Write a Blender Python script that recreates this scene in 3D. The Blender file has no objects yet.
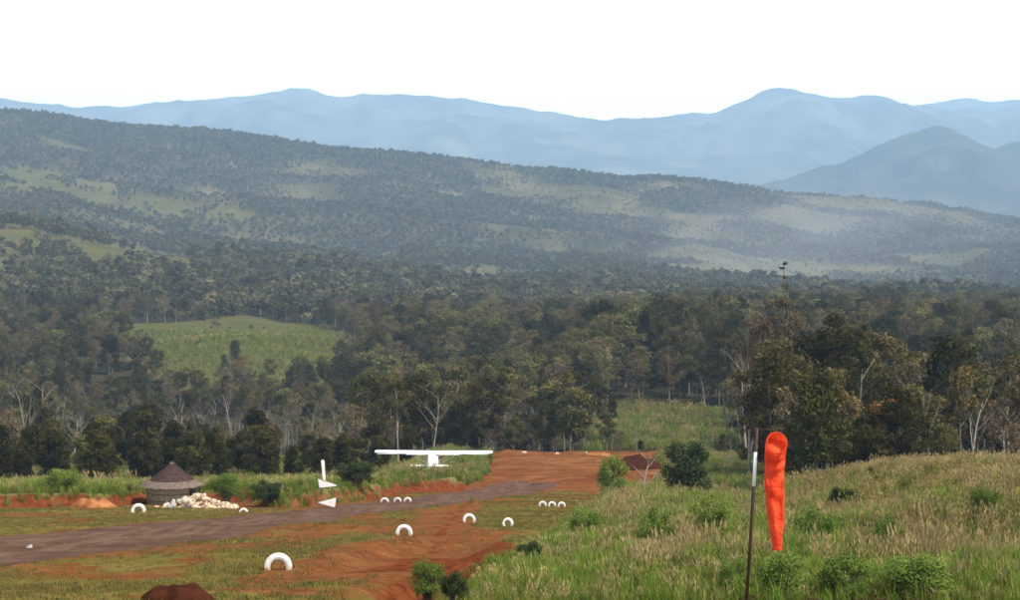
import bpy, bmesh, math, random
import numpy as np
from mathutils import Vector, Matrix

random.seed(7)
rng = np.random.default_rng(7)
scene = bpy.context.scene
COL = scene.collection

# ------------------------------------------------------------------ camera
F = 1903.0            # focal length in photograph pixels (1020 wide)
YH = 210.0            # eye-level row
cam = bpy.data.cameras.new('camera')
cam.sensor_width = 36.0
cam.lens = F / 1020 * 36.0
cam.shift_y = -(300 - YH) / 1020
cam.clip_start = 0.5
cam.clip_end = 60000
camo = bpy.data.objects.new('camera', cam)
camo.location = (0, 0, 0)
camo.rotation_euler = (math.radians(90), 0, 0)
COL.objects.link(camo)
scene.camera = camo

# ------------------------------------------------------------------ sky and sun
SUN = Vector((0.62, -0.42, 1.05)).normalized()
world = bpy.data.worlds.new('World')
scene.world = world
world.use_nodes = True
wn = world.node_tree
wn.nodes.clear()
wo = wn.nodes.new('ShaderNodeOutputWorld')
bg = wn.nodes.new('ShaderNodeBackground')
sky = wn.nodes.new('ShaderNodeTexSky')
sky.sky_type = 'NISHITA'
sky.sun_disc = False
sky.sun_elevation = math.asin(SUN.z)
sky.sun_rotation = math.atan2(SUN.x, SUN.y)
sky.altitude = 1500
sky.air_density = 1.0
sky.dust_density = 4.0
# thin white cloud veil over the whole sky
veil = wn.nodes.new('ShaderNodeMix')
veil.data_type = 'RGBA'
veil.inputs[7].default_value = (43.0, 44.5, 48.0, 1)
# the veil thins from the milky horizon towards the zenith
wtc = wn.nodes.new('ShaderNodeTexCoord')
wsep = wn.nodes.new('ShaderNodeSeparateXYZ')
wmr = wn.nodes.new('ShaderNodeMapRange')
wmr.interpolation_type = 'SMOOTHSTEP'
wmr.inputs['From Min'].default_value = 0.0
wmr.inputs['From Max'].default_value = 0.36
wmr.inputs['To Min'].default_value = 0.92
wmr.inputs['To Max'].default_value = 0.05
wn.links.new(wtc.outputs['Generated'], wsep.inputs[0])
wn.links.new(wsep.outputs['Z'], wmr.inputs['Value'])
wn.links.new(wmr.outputs[0], veil.inputs['Factor'])
wn.links.new(sky.outputs[0], veil.inputs[6])
wn.links.new(veil.outputs[2], bg.inputs['Color'])
bg.inputs['Strength'].default_value = 0.10
wn.links.new(bg.outputs[0], wo.inputs['Surface'])

sun = bpy.data.lights.new('sun', 'SUN')
sun.energy = 5.0
sun.angle = math.radians(0.6)
sun.color = (1.0, 0.90, 0.74)
suno = bpy.data.objects.new('sun', sun)
suno.rotation_euler = (-SUN).to_track_quat('-Z', 'Y').to_euler()
COL.objects.link(suno)

vs = scene.view_settings
vs.view_transform = 'Standard'
vs.look = 'None'
vs.exposure = 0.46
vs.gamma = 1.0
vs.use_curve_mapping = False
scene.render.engine = 'CYCLES'
cy = scene.cycles
cy.use_denoising = True
cy.max_bounces = 5
cy.diffuse_bounces = 2
cy.transmission_bounces = 3
cy.transparent_max_bounces = 4
cy.volume_bounces = 0
cy.use_adaptive_sampling = True
cy.adaptive_threshold = 0.02

# ------------------------------------------------------------------ numeric helpers
def hash2(ix, iy, seed):
    h = (ix * 374761393 + iy * 668265263 + seed * 974711) & 0xffffffff
    h = ((h ^ (h >> 13)) * 1274126177) & 0xffffffff
    h = h ^ (h >> 16)
    return (h & 0xffffff) / float(0xffffff)

def vnoise(x, y, seed=0):
    x = np.asarray(x, float); y = np.asarray(y, float)
    ix = np.floor(x).astype(np.int64); iy = np.floor(y).astype(np.int64)
    fx = x - ix; fy = y - iy
    fx = fx * fx * (3 - 2 * fx); fy = fy * fy * (3 - 2 * fy)
    a = hash2(ix, iy, seed); b = hash2(ix + 1, iy, seed)
    c = hash2(ix, iy + 1, seed); d = hash2(ix + 1, iy + 1, seed)
    return (a * (1 - fx) + b * fx) * (1 - fy) + (c * (1 - fx) + d * fx) * fy

def fbm(x, y, seed=0, octaves=4):
    s = 0; a = 0.5; t = 0
    for o in range(octaves):
        s = s + a * vnoise(np.asarray(x) * 2 ** o + 17.3 * o, np.asarray(y) * 2 ** o - 9.1 * o, seed + o)
        t += a; a *= 0.5
    return s / t

def sstep(a, b, x):
    t = np.clip((np.asarray(x, float) - a) / (b - a), 0, 1)
    return t * t * (3 - 2 * t)

def PX(px, d):
    return (px - 510.0) / F * d

def PZ(row, d):
    return -(row - YH) / F * d

def in_poly(px, py, poly):
    px = np.asarray(px, float); py = np.asarray(py, float)
    res = np.zeros(px.shape, bool)
    n = len(poly)
    for i in range(n):
        x1, y1 = poly[i]; x2, y2 = poly[(i + 1) % n]
        if y1 == y2:
            continue
        c = ((y1 > py) != (y2 > py)) & (px < (x2 - x1) * (py - y1) / (y2 - y1) + x1)
        res ^= c
    return res

# ------------------------------------------------------------------ terrain height
prof_y = np.array([-400, -60, -20, 0, 5, 15, 40, 180, 200, 230, 310, 360, 450, 600])
prof_l = np.array([12, 1.0, -1.0, -1.7, -2.2, -4.8, -8.5, -26.7, -29.1, -32.1, -40.2, -48.5, -56.5, -61.0])
prof_r = np.array([12, 1.0, -1.0, -1.7, -2.2, -4.8, -8.5, -26.7, -29.1, -32.1, -40.2, -45.0, -48.0, -49.0])

mid_d = np.array([600, 770, 970, 1500, 1850, 2200, 2850, 3500])
mid_c = np.array([-250, 0, 255, 510, 765, 1020, 1270])
mid_rows = np.array([
    [398, 400, 403, 392, 366, 364, 362],
    [350, 352, 352, 346, 342, 346, 345],
    [312, 316, 324, 324, 322, 328, 330],
    [218, 233, 258, 292, 301, 306, 310],
    [236, 250, 270, 292, 296, 298, 302],
    [206, 222, 250, 270, 280, 284, 290],
    [150, 172, 203, 226, 243, 256, 268],
    [88, 113, 141, 168, 193, 224, 250]], float)
crest_px = np.array([-300, 0, 40, 100, 200, 250, 300, 350, 420, 520, 560, 620, 660, 720, 780, 870, 950, 1020, 1300])
crest_row = np.array([90, 113, 115, 124, 133, 138, 147, 150, 157, 168, 172, 179, 178, 184, 193, 199, 211, 222, 250])

foot_x = np.array([-300, -60, -40, -33, -28, -26, -20, -17, -13.7, -10.8, -10.0, -9.3, -5.2, -4.6, -3, -2.0])
foot_y = np.array([112, 119, 122, 124, 128, 139, 139, 129, 127, 150, 168, 176, 184, 194, 300, 3000])

def xr_edge(y):                        # right-hand edge of the strip
    return -6.2 + 0.083 * (np.asarray(y, float) - 51)

def bank_s(x, y):                      # signed distance to the foot of the left cut bank
    x = np.asarray(x, float); y = np.asarray(y, float)
    w = (fbm(x / 3.0, y / 3.0, 31, 3) - 0.5) * 2.0
    xx = x + w * 0.8
    f = np.interp(xx, foot_x, foot_y)
    sl = (np.interp(xx + 0.5, foot_x, foot_y) - np.interp(xx - 0.5, foot_x, foot_y))
    return (y - f + w * 1.0) / np.sqrt(1 + sl * sl)

def H(x, y):
    x = np.asarray(x, float); y = np.asarray(y, float)
    x, y = np.broadcast_arrays(x, y)
    yy = np.maximum(y, 1.0)
    px = np.clip(510 + F * x / yy, -300, 1300)
    # near profile, right side of the valley a little higher
    zl = np.interp(y, prof_y, prof_l); zr = np.interp(y, prof_y, prof_r)
    w = sstep(470, 640, px)
    zn = zl * (1 - w) + zr * w
    # middle distance and hill
    ti = np.interp(y, mid_d, np.arange(len(mid_d)))
    ci = np.interp(px, mid_c, np.arange(len(mid_c)))
    rows = mid_rows.copy()
    i0 = np.clip(ti.astype(int), 0, len(mid_d) - 2); ft = ti - i0
    j0 = np.clip(ci.astype(int), 0, len(mid_c) - 2); fc = ci - j0
    def zmid(i, j):
        r = rows[i, j]
        return -(r - YH) / F * mid_d[i]
    zc = np.interp(px, crest_px, crest_row)
    zc = -(zc - YH) / F * 3500.0
    def lev(i):
        a = zmid(i, j0) * (1 - fc) + zmid(i, j0 + 1) * fc
        return np.where(i == len(mid_d) - 1, zc, a)
    zm = lev(i0) * (1 - ft) + lev(i0 + 1) * ft
    # beyond the crest
    zfar = np.interp(y, [3500, 3750, 4400, 5500, 8000, 12000, 20500], [0, -5, -60, -70, 0, 100, 190])
    wf = sstep(3500, 5500, y)
    zb = (zc + np.minimum(zfar, 0)) * (1 - wf) + zfar * wf
    z = np.where(y < 520, zn, np.where(y < 3500, zm, zb))
    wb = sstep(500, 600, y)
    z = np.where((y >= 450) & (y < 600), np.interp(y, prof_y, prof_l) * (1 - w) + zr * w, z)
    # rolling relief
    amp = np.interp(y, [300, 500, 900, 1900, 3200, 3600, 7000], [0, 2.0, 5, 15, 12, 5, 20])
    z = z + amp * (fbm(x / 260.0, y / 220.0, 5, 4) - 0.5) * 2
    # spurs and gullies running down the hillside
    fold = 1 - np.abs(fbm((x + 0.55 * y) / 300.0, (y - 0.3 * x) / 620.0, 25, 3) - 0.5) * 4
    z = z + np.interp(y, [1000, 1500, 2400, 3250, 3500, 9000], [0, 14, 34, 22, 0, 0]) * (np.clip(fold, -0.6, 1) - 0.45)
    # grassy knoll in the valley
    z = z + 8.0 * np.exp(-((x + 102) / 52.0) ** 2 - ((y - 745) / 85.0) ** 2)
    # gentle unevenness near by
    z = z + (fbm(x / 9.0, y / 9.0, 11, 3) - 0.5) * 0.35 * sstep(20, 45, y)
    # left plateau with its cut bank
    s = bank_s(x, y)
    up = np.interp(x, [-60, -19, -12, 0], [0.85, 0.85, 1.1, 1.25]) * sstep(0.0, 1.1, s) * sstep(2.0, -2.5, x + 3 - 0.0 * y) * sstep(340, 300, y)
    up = up * (1 - 0.85 * sstep(190, 208, y) * sstep(-9.5, -5.5, x))
    z = z + up - 1.5 * sstep(-9.5, -16, x) * sstep(140, 225, y) * sstep(330, 290, y)
    # dry grass hill on the right
    hb = sstep(38, 84, y) * (1 - sstep(96, 128, y)) - 0.35 * sstep(100, 130, y) * sstep(190, 150, y)
    z = z + 2.45 * sstep(10.8, 19.5, x + (fbm(x / 8, y / 8, 77, 2) - 0.5) * 3) * hb
    # pushed-up rim and ridges of spoil at the far end of the strip
    z = z + (0.9 * sstep(255, 300, y) * sstep(330, 305, y) + 1.3 * (fbm(x / 6.0, y / 4.5, 95, 3) - 0.5) * sstep(195, 215, y)) * sstep(330, 312, y) * sstep(-6, 0, x) * sstep(40, 25, x)
    # low shoulder where the tall grass begins
    u = x - xr_edge(y)
    nz = (fbm(x / 2.2, y / 2.2, 41, 3) - 0.5) * 2
    z = z + 0.35 * sstep(5.0, 6.0, u + nz) * sstep(35, 45, y) * sstep(175, 140, y)
    # scraped dirt hollow and gully beside the strip
    sc = np.exp(-((u - 1.4) / 2.6) ** 2 - ((y - 68) / 11.0) ** 2)
    z = z - 0.45 * sstep(0.25, 0.7, sc + nz * 0.16)
    gl = np.exp(-((u - 3.9 - 0.5 * np.sin(y * 0.5)) / 0.55) ** 2) * sstep(40, 46, y) * sstep(70, 58, y)
    z = z - 0.75 * gl
    return z

def Hs(x, y):
    return float(H(np.array([x]), np.array([y]))[0])

# ------------------------------------------------------------------ materials
def new_mat(name):
    m = bpy.data.materials.new(name)
    m.use_nodes = True
    nt = m.node_tree
    b = nt.nodes['Principled BSDF']
    return m, nt, b

def setspec(b, rough=0.9, spec=0.2):
    b.inputs['Roughness'].default_value = rough
    b.inputs['Specular IOR Level'].default_value = spec

class NB:
    def __init__(self, nt):
        self.nt = nt
    def n(self, t, **kw):
        node = self.nt.nodes.new(t)
        for k, v in kw.items():
            setattr(node, k, v)
        return node
    def link(self, a, b):
        self.nt.links.new(a, b)
    def noise(self, scale, detail=4, rough=0.55, vec=None, dist=0.0):
        t = self.n('ShaderNodeTexNoise')
        t.inputs['Scale'].default_value = scale
        t.inputs['Detail'].default_value = detail
        t.inputs['Roughness'].default_value = rough
        t.inputs['Distortion'].default_value = dist
        if vec is not None:
            self.link(vec, t.inputs['Vector'])
        return t.outputs['Fac']
    def ramp(self, fac, a, b):
        m = self.n('ShaderNodeMapRange')
        m.interpolation_type = 'SMOOTHSTEP'
        m.inputs['From Min'].default_value = a
        m.inputs['From Max'].default_value = b
        self.link(fac, m.inputs['Value'])
        return m.outputs['Result']
    def mix(self, fac, a, b, blend='MIX'):
        m = self.n('ShaderNodeMix')
        m.data_type = 'RGBA'
        m.blend_type = blend
        for sock, v in ((m.inputs['Factor'], fac), (m.inputs[6], a), (m.inputs[7], b)):
            if isinstance(v, (int, float)):
                sock.default_value = v
            elif isinstance(v, tuple):
                sock.default_value = (*v, 1) if len(v) == 3 else v
            else:
                self.link(v, sock)
        return m.outputs[2]
    def math(self, op, a, b=0.0):
        m = self.n('ShaderNodeMath', operation=op)
        for sock, v in ((m.inputs[0], a), (m.inputs[1], b)):
            if isinstance(v, (int, float)):
                sock.default_value = v
            else:
                self.link(v, sock)
        return m.outputs[0]

def simple_mat(name, ca, cb, scale=4.0, rough=0.85, spec=0.2, bump=0.0, objrand=0.0):
    m, nt, b = new_mat(name)
    k = NB(nt)
    tc = k.n('ShaderNodeTexCoord')
    f = k.ramp(k.noise(scale, 5, 0.6, tc.outputs['Object']), 0.3, 0.7)
    c = k.mix(f, ca, cb)
    if objrand:
        oi = k.n('ShaderNodeObjectInfo')
        hv = k.n('ShaderNodeHueSaturation')
        v = k.math('MULTIPLY_ADD', oi.outputs['Random'], objrand)
        v.node.inputs[2].default_value = 1 - objrand / 2
        k.link(v, hv.inputs['Value'])
        k.link(c, hv.inputs['Color'])
        c = hv.outputs['Color']
    k.link(c, b.inputs['Base Color'])
    setspec(b, rough, spec)
    if bump:
        bp = k.n('ShaderNodeBump')
        bp.inputs['Strength'].default_value = bump
        bp.inputs['Distance'].default_value = 0.05
        k.link(k.noise(scale * 3, 5, 0.6, tc.outputs['Object']), bp.inputs['Height'])
        k.link(bp.outputs[0], b.inputs['Normal'])
    return m

def leaf_mat(name, ca, cb, cc=None, vary=0.5, hue=0.03, trans=0.18, nscale=0.35):
    """foliage: colour varies from plant to plant and between clumps of one plant"""
    m, nt, b = new_mat(name)
    k = NB(nt)
    tc = k.n('ShaderNodeTexCoord')
    oi = k.n('ShaderNodeObjectInfo')
    f = k.ramp(k.noise(nscale, 3, 0.6, tc.outputs['Object']), 0.32, 0.68)
    c = k.mix(f, ca, cb)
    if cc is not None:
        r = k.ramp(oi.outputs['Random'], 0.45, 0.95)
        c = k.mix(r, c, cc)
    hv = k.n('ShaderNodeHueSaturation')
    wn_ = k.n('ShaderNodeTexWhiteNoise', noise_dimensions='1D')
    k.link(oi.outputs['Random'], wn_.inputs['W'])
    v = k.math('MULTIPLY_ADD', wn_.outputs['Value'], vary)
    v.node.inputs[2].default_value = 1 - vary / 2
    k.link(v, hv.inputs['Value'])
    h = k.math('MULTIPLY_ADD', oi.outputs['Random'], hue)
    h.node.inputs[2].default_value = 0.5 - hue / 2
    k.link(h, hv.inputs['Hue'])
    k.link(c, hv.inputs['Color'])
    k.link(hv.outputs[0], b.inputs['Base Color'])
    setspec(b, 0.8, 0.06)
    if trans > 0:
        out = nt.nodes['Material Output']
        tr = k.n('ShaderNodeBsdfTranslucent')
        k.link(hv.outputs[0], tr.inputs['Color'])
        ms = k.n('ShaderNodeMixShader')
        ms.inputs[0].default_value = trans
        k.link(b.outputs[0], ms.inputs[1]); k.link(tr.outputs[0], ms.inputs[2])
        k.link(ms.outputs[0], out.inputs['Surface'])
    return m

M = {}
M['leaf_dark'] = leaf_mat('leaf_dark', (0.018, 0.018, 0.004), (0.060, 0.051, 0.012), None, 0.9, 0.05)
M['leaf_olive'] = leaf_mat('leaf_olive', (0.062, 0.056, 0.016), (0.13, 0.108, 0.036), None, 0.8, 0.04)
M['leaf_brown'] = leaf_mat('leaf_brown', (0.085, 0.060, 0.030), (0.17, 0.122, 0.064), None, 0.7)
M['leaf_rust'] = leaf_mat('leaf_rust', (0.13, 0.075, 0.02), (0.19, 0.11, 0.03), None, 0.3)
M['leaf_yellow'] = leaf_mat('leaf_yellow', (0.07, 0.07, 0.02), (0.135, 0.12, 0.035), None, 0.4)
M['leaf_bush'] = leaf_mat('leaf_bush', (0.075, 0.12, 0.02), (0.145, 0.20, 0.038), None, 0.4, nscale=1.2)
M['leaf_bushdark'] = leaf_mat('leaf_bushdark', (0.022, 0.036, 0.014), (0.05, 0.068, 0.026), None, 0.3, nscale=0.8)
M['leaf_hill'] = leaf_mat('leaf_hill', (0.040, 0.040, 0.016), (0.090, 0.080, 0.034), (0.125, 0.104, 0.055), 0.7, 0.05, 0.12, 0.12)
M['bark'] = simple_mat('bark', (0.07, 0.055, 0.04), (0.15, 0.12, 0.09), 2.0, objrand=0.6)
M['bark_pale'] = simple_mat('bark_pale', (0.14, 0.115, 0.088), (0.28, 0.24, 0.19), 1.5, objrand=0.7)
M['bark_dead'] = simple_mat('bark_dead', (0.17, 0.145, 0.115), (0.30, 0.26, 0.215), 1.5, objrand=0.8)
M['grass_green'] = leaf_mat('grass_green', (0.105, 0.14, 0.022), (0.18, 0.21, 0.04), (0.22, 0.20, 0.06), 0.6, 0.03, 0.3, 1.0)
M['grass_lush'] = leaf_mat('grass_lush', (0.10, 0.155, 0.020), (0.17, 0.235, 0.036), None, 0.6, 0.03, 0.3, 1.0)
M['grass_dry'] = leaf_mat('grass_dry', (0.185, 0.145, 0.048), (0.285, 0.22, 0.080), (0.145, 0.14, 0.034), 0.7, 0.02, 0.25, 1.0)
M['grass_plume'] = leaf_mat('grass_plume', (0.32, 0.245, 0.11), (0.43, 0.335, 0.17), None, 0.5, 0.02, 0.25, 1.0)
M['grass_short'] = leaf_mat('grass_short', (0.095, 0.10, 0.022), (0.16, 0.14, 0.038), (0.16, 0.105, 0.038), 0.6, 0.02, 0.25, 1.0)
M['white_paint'] = simple_mat('white_paint', (0.80, 0.79, 0.76), (0.70, 0.68, 0.64), 3.0, 0.6, 0.3)
M['tyre_paint'] = simple_mat('tyre_paint', (0.82, 0.81, 0.78), (0.60, 0.56, 0.50), 6.0, 0.7, 0.25, objrand=0.15)
_m = M['tyre_paint']; _k = NB(_m.node_tree); _b = _m.node_tree.nodes['Principled BSDF']
_src = _b.inputs['Base Color'].links[0].from_socket
_tc = _k.n('ShaderNodeTexCoord'); _sp = _k.n('ShaderNodeSeparateXYZ'); _k.link(_tc.outputs['Object'], _sp.inputs[0])
_zz = _k.math('MULTIPLY_ADD', _k.noise(9.0, 5, 0.65, _tc.outputs['Object']), 0.34); _k.link(_sp.outputs['Z'], _zz.node.inputs[2])
_k.link(_k.mix(_k.ramp(_zz, 0.34, 0.16), _src, (0.33, 0.17, 0.09)), _b.inputs['Base Color'])
M['plane_white'] = simple_mat('plane_white', (0.84, 0.84, 0.84), (0.80, 0.80, 0.79), 0.8, 0.35, 0.45)
M['plane_glass'] = simple_mat('plane_glass', (0.02, 0.025, 0.03), (0.03, 0.035, 0.04), 1.0, 0.08, 0.6)
M['rubber'] = simple_mat('rubber', (0.02, 0.02, 0.02), (0.035, 0.033, 0.03), 4.0, 0.85, 0.2)
M['metal'] = simple_mat('metal', (0.30, 0.30, 0.31), (0.38, 0.38, 0.39), 4.0, 0.4, 0.5)
M['pole_rust'] = simple_mat('pole_rust', (0.030, 0.013, 0.010), (0.062, 0.022, 0.015), 6.0, 0.7, 0.3)
M['thatch_dark'] = simple_mat('thatch_dark', (0.032, 0.021, 0.020), (0.068, 0.046, 0.042), 5.0, 1.0, 0.0, 0.6)
M['thatch_grey'] = simple_mat('thatch_grey', (0.10, 0.076, 0.062), (0.18, 0.14, 0.115), 5.0, 1.0, 0.0, 0.6)
M['woven'] = simple_mat('woven', (0.27, 0.20, 0.125), (0.42, 0.33, 0.215), 3.0, 0.9, 0.1, 0.3)
M['post_wood'] = simple_mat('post_wood', (0.06, 0.04, 0.03), (0.10, 0.07, 0.05), 4.0, 0.9, 0.1)
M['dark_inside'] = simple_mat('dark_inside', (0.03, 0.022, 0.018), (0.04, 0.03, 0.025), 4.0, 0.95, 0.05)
M['stone_cream'] = simple_mat('stone_cream', (0.40, 0.32, 0.22), (0.62, 0.53, 0.40), 5.0, 0.9, 0.15, 0.4, 0.35)
M['stone_grey'] = simple_mat('stone_grey', (0.25, 0.25, 0.25), (0.40, 0.38, 0.36), 5.0, 0.9, 0.15, 0.4, 0.35)
M['stone_tan'] = simple_mat('stone_tan', (0.45, 0.27, 0.16), (0.56, 0.40, 0.27), 5.0, 0.9, 0.15, 0.4, 0.35)
M['soil_red'] = simple_mat('soil_red', (0.028, 0.009, 0.006), (0.062, 0.020, 0.010), 3.0, 1.0, 0.0, 0.8)

# ------------------------------------------------------------------ mesh and object helpers
def mesh_from(name, V, faces, mats=(), midx=None, smooth=False):
    me = bpy.data.meshes.new(name)
    me.from_pydata([tuple(v) for v in V], [], faces)
    for m in mats:
        me.materials.append(m)
    if midx is not None:
        me.polygons.foreach_set('material_index', np.asarray(midx, np.int32))
    if smooth:
        me.polygons.foreach_set('use_smooth', np.ones(len(me.polygons), bool))
    me.update()
    return me

def mesh_np(name, V, quads=None, tris=None, mats=(), midx=None, smooth=False):
    """fast mesh from numpy arrays"""
    me = bpy.data.meshes.new(name)
    nq = 0 if quads is None else len(quads)
    nt_ = 0 if tris is None else len(tris)
    me.vertices.add(len(V))
    me.vertices.foreach_set('co', np.asarray(V, np.float32).ravel())
    loops = []
    if nq: loops.append(np.asarray(quads, np.int32).ravel())
    if nt_: loops.append(np.asarray(tris, np.int32).ravel())
    loops = np.concatenate(loops)
    me.loops.add(len(loops))
    me.loops.foreach_set('vertex_index', loops)
    me.polygons.add(nq + nt_)
    starts = np.concatenate([np.arange(nq) * 4, nq * 4 + np.arange(nt_) * 3]).astype(np.int32)
    me.polygons.foreach_set('loop_start', starts)
    for m in mats:
        me.materials.append(m)
    if midx is not None:
        me.polygons.foreach_set('material_index', np.asarray(midx, np.int32))
    me.polygons.foreach_set('use_smooth', np.full(nq + nt_, bool(smooth)))
    me.update(calc_edges=True)
    me.validate()
    return me

def obj(name, me, parent=None, loc=(0, 0, 0), rot=(0, 0, 0), scale=(1, 1, 1)):
    o = bpy.data.objects.new(name, me)
    COL.objects.link(o)
    o.location = loc
    o.rotation_euler = rot
    o.scale = scale
    if parent is not None:
        o.parent = parent
    return o

def tag(o, label, cat, group=None):
    o['label'] = label
    o['category'] = cat
    if group:
        o['group'] = group
    return o

def thing(name, label, cat, loc, rotz=0.0, group=None, scale=1.0):
    o = bpy.data.objects.new(name, None)
    o.empty_display_size = 0.3
    COL.objects.link(o)
    o.location = loc
    o.rotation_euler = (0, 0, rotz)
    o.scale = (scale,) * 3 if isinstance(scale, (int, float)) else scale
    return tag(o, label, cat, group)

def kind(o, k):
    o['kind'] = k
    return o

class MB:
    """collects shapes into one mesh"""
    def __init__(self):
        self.v = []; self.f = []
    def add(self, V, Fc):
        b = len(self.v)
        self.v.extend([tuple(p) for p in V])
        self.f.extend([tuple(i + b for i in f) for f in Fc])
        return self
    def tube(self, pts, radii, n=6, caps=True):
        pts = [Vector(p) for p in pts]
        V = []; Fc = []
        ref = Vector((0.31, 0.87, 0.2)).normalized()
        for i, p in enumerate(pts):
            a = pts[max(i - 1, 0)]; c = pts[min(i + 1, len(pts) - 1)]
            t = (c - a).normalized()
            if abs(t.dot(ref)) > 0.95:
                r2 = Vector((1, 0, 0.1)).normalized()
            else:
                r2 = ref
            u = t.cross(r2).normalized(); w = t.cross(u).normalized()
            for k in range(n):
                an = 2 * math.pi * k / n
                V.append(p + (u * math.cos(an) + w * math.sin(an)) * radii[i])
        for i in range(len(pts) - 1):
            for k in range(n):
                a = i * n + k; b = i * n + (k + 1) % n
                Fc.append((a, b, b + n, a + n))
        if caps:
            Fc.append(tuple(range(n))[::-1])
            Fc.append(tuple((len(pts) - 1) * n + k for k in range(n)))
        return self.add(V, Fc)
    def loft(self, rings, cap0=True, cap1=True, closed=True):
        n = len(rings[0])
        V = [p for r in rings for p in r]
        Fc = []
        for i in range(len(rings) - 1):
            for k in range(n if closed else n - 1):
                a = i * n + k; b = i * n + (k + 1) % n
                Fc.append((a, b, b + n, a + n))
        if cap0: Fc.append(tuple(range(n))[::-1])
        if cap1: Fc.append(tuple((len(rings) - 1) * n + k for k in range(n)))
        return self.add(V, Fc)
    def box(self, c, s, rz=0.0):
        cx, cy_, cz = c; sx, sy, sz = (q / 2 for q in s)
        V = []
        for dx in (-sx, sx):
            for dy in (-sy, sy):
                for dz in (-sz, sz):
                    X = dx * math.cos(rz) - dy * math.sin(rz); Y = dx * math.sin(rz) + dy * math.cos(rz)
                    V.append((cx + X, cy_ + Y, cz + dz))
        return self.add(V, [(0, 1, 3, 2), (4, 6, 7, 5), (0, 4, 5, 1), (2, 3, 7, 6), (0, 2, 6, 4), (1, 5, 7, 3)])
    def mesh(self, name, mat, smooth=False):
        me = mesh_from(name, self.v, self.f, [mat], smooth=smooth)
        bm = bmesh.new(); bm.from_mesh(me)
        bmesh.ops.recalc_face_normals(bm, faces=bm.faces)
        bm.to_mesh(me); bm.free()
        return me
    def build(self, name, mat, parent=None, smooth=False, loc=(0, 0, 0), rot=(0, 0, 0)):
        return obj(name, self.mesh(name, mat, smooth), parent, loc, rot)

# ------------------------------------------------------------------ ground sheet
def spread(start, step, growth, end):
    out = [start]
    while abs(out[-1]) < abs(end):
        out.append(out[-1] + step)
        step *= growth
    return out

xs_mid = np.arange(-42, 32.01, 0.5)
xr_ = np.array(spread(32.5, 0.6, 1.072, 7900))
xl_ = np.array(spread(-42.5, -0.6, 1.072, -7900))[::-1]
gx = np.concatenate([xl_, xs_mid, xr_])
gy = np.concatenate([np.arange(-90, 34, 3.0), np.arange(34, 215, 0.5), np.arange(215, 330, 1.0),
                     np.array(spread(330, 1.2, 1.0215, 20300))])
GX, GY = np.meshgrid(gx, gy)
GZ = H(GX, GY)

# places on the ground that are open (outlined as they lie in the valley)
clearings = [
    [(95, 336), (118, 322), (185, 326), (250, 316), (300, 324), (350, 336), (352, 352), (340, 385), (250, 392), (190, 392), (140, 356)],
    [(-40, 238), (5, 228), (75, 238), (135, 248), (205, 262), (200, 274), (120, 272), (40, 270), (-40, 262)],
    [(-40, 160), (0, 166), (60, 174), (140, 194), (262, 214), (258, 224), (130, 213), (60, 196), (-40, 184)],
    [(588, 462), (592, 412), (640, 396), (732, 398), (738, 462)],
    [(955, 362), (960, 344), (1060, 340), (1060, 366)],
    [(930, 203), (1060, 212), (1060, 226), (960, 214)],
]

def image_of(x, y, z):
    return 510 + F * x / np.maximum(y, 1), YH - F * z / np.maximum(y, 1)

def open_mask(x, y):
    z = H(x, y)
    px, row = image_of(x, y, z)
    wob = (fbm(x * 0.035, y * 0.02, 91, 4) - 0.5) * 46
    m = np.zeros(np.shape(x), bool)
    for i, p in enumerate(clearings):
        if i == 3:
            m |= in_poly(px + wob, row, p) & (y > 300) & (y < 470) & (fbm(x * 0.06, y * 0.03, 99, 3) > 0.42)
        else:
            rag = fbm(x * 0.03 + 5, y * 0.016, 97, 4)
            m |= in_poly(px + wob, row + wob * 0.3, p) & (y > 480) & (rag > (0.20 if i == 0 else 0.36))
    return m

def track_s(x, y):
    cxs = np.interp(y, [30, 69, 95, 109, 127, 150, 193, 240, 300], [-27, -18.2, -14.2, -12.0, -8.8, -5.0, -0.2, 4.0, 8.0])
    wid = np.interp(y, [30, 69, 109, 150, 193, 240, 300], [5.2, 4.6, 3.0, 3.4, 3.8, 3.5, 3.5])
    return wid - np.abs(x - cxs)

def dirt_field(x, y):
    """bare soil on the strip, 0..1"""
    u = x - xr_edge(y)
    a = fbm(x / 5.5, y / 11.0, 61, 4)
    b_ = fbm(x / 1.7, y / 3.4, 65, 3)
    a = a * 0.6 + b_ * 0.4
    d = sstep(0.40, 0.66, a) * 0.75
    d = np.maximum(d, sstep(118, 150, y + (a - 0.5) * 40) * (0.35 + 0.65 * sstep(0.42, 0.58, a)))
    hol = np.exp(-((u - 1.2) / 3.4) ** 2 - ((y - 70) / 15.0) ** 2)
    d = np.maximum(d, sstep(0.22, 0.5, hol + (a - 0.5) * 0.5))
    end = sstep(172, 192, y + (a - 0.5) * 30)
    d = np.maximum(d, end)
    # bare band in front of the left bank
    s = bank_s(x, y)
    d = np.maximum(d, sstep(-4.5, -1.0, s + (a - 0.5) * 6) * (s < 1.5))
    # soil shoulder along the track
    t = track_s(x, y)
    d = np.maximum(d, 0.8 * sstep(-2.0, 0.0, t + (a - 0.5) * 3))
    return np.clip(d, 0, 1)

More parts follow.
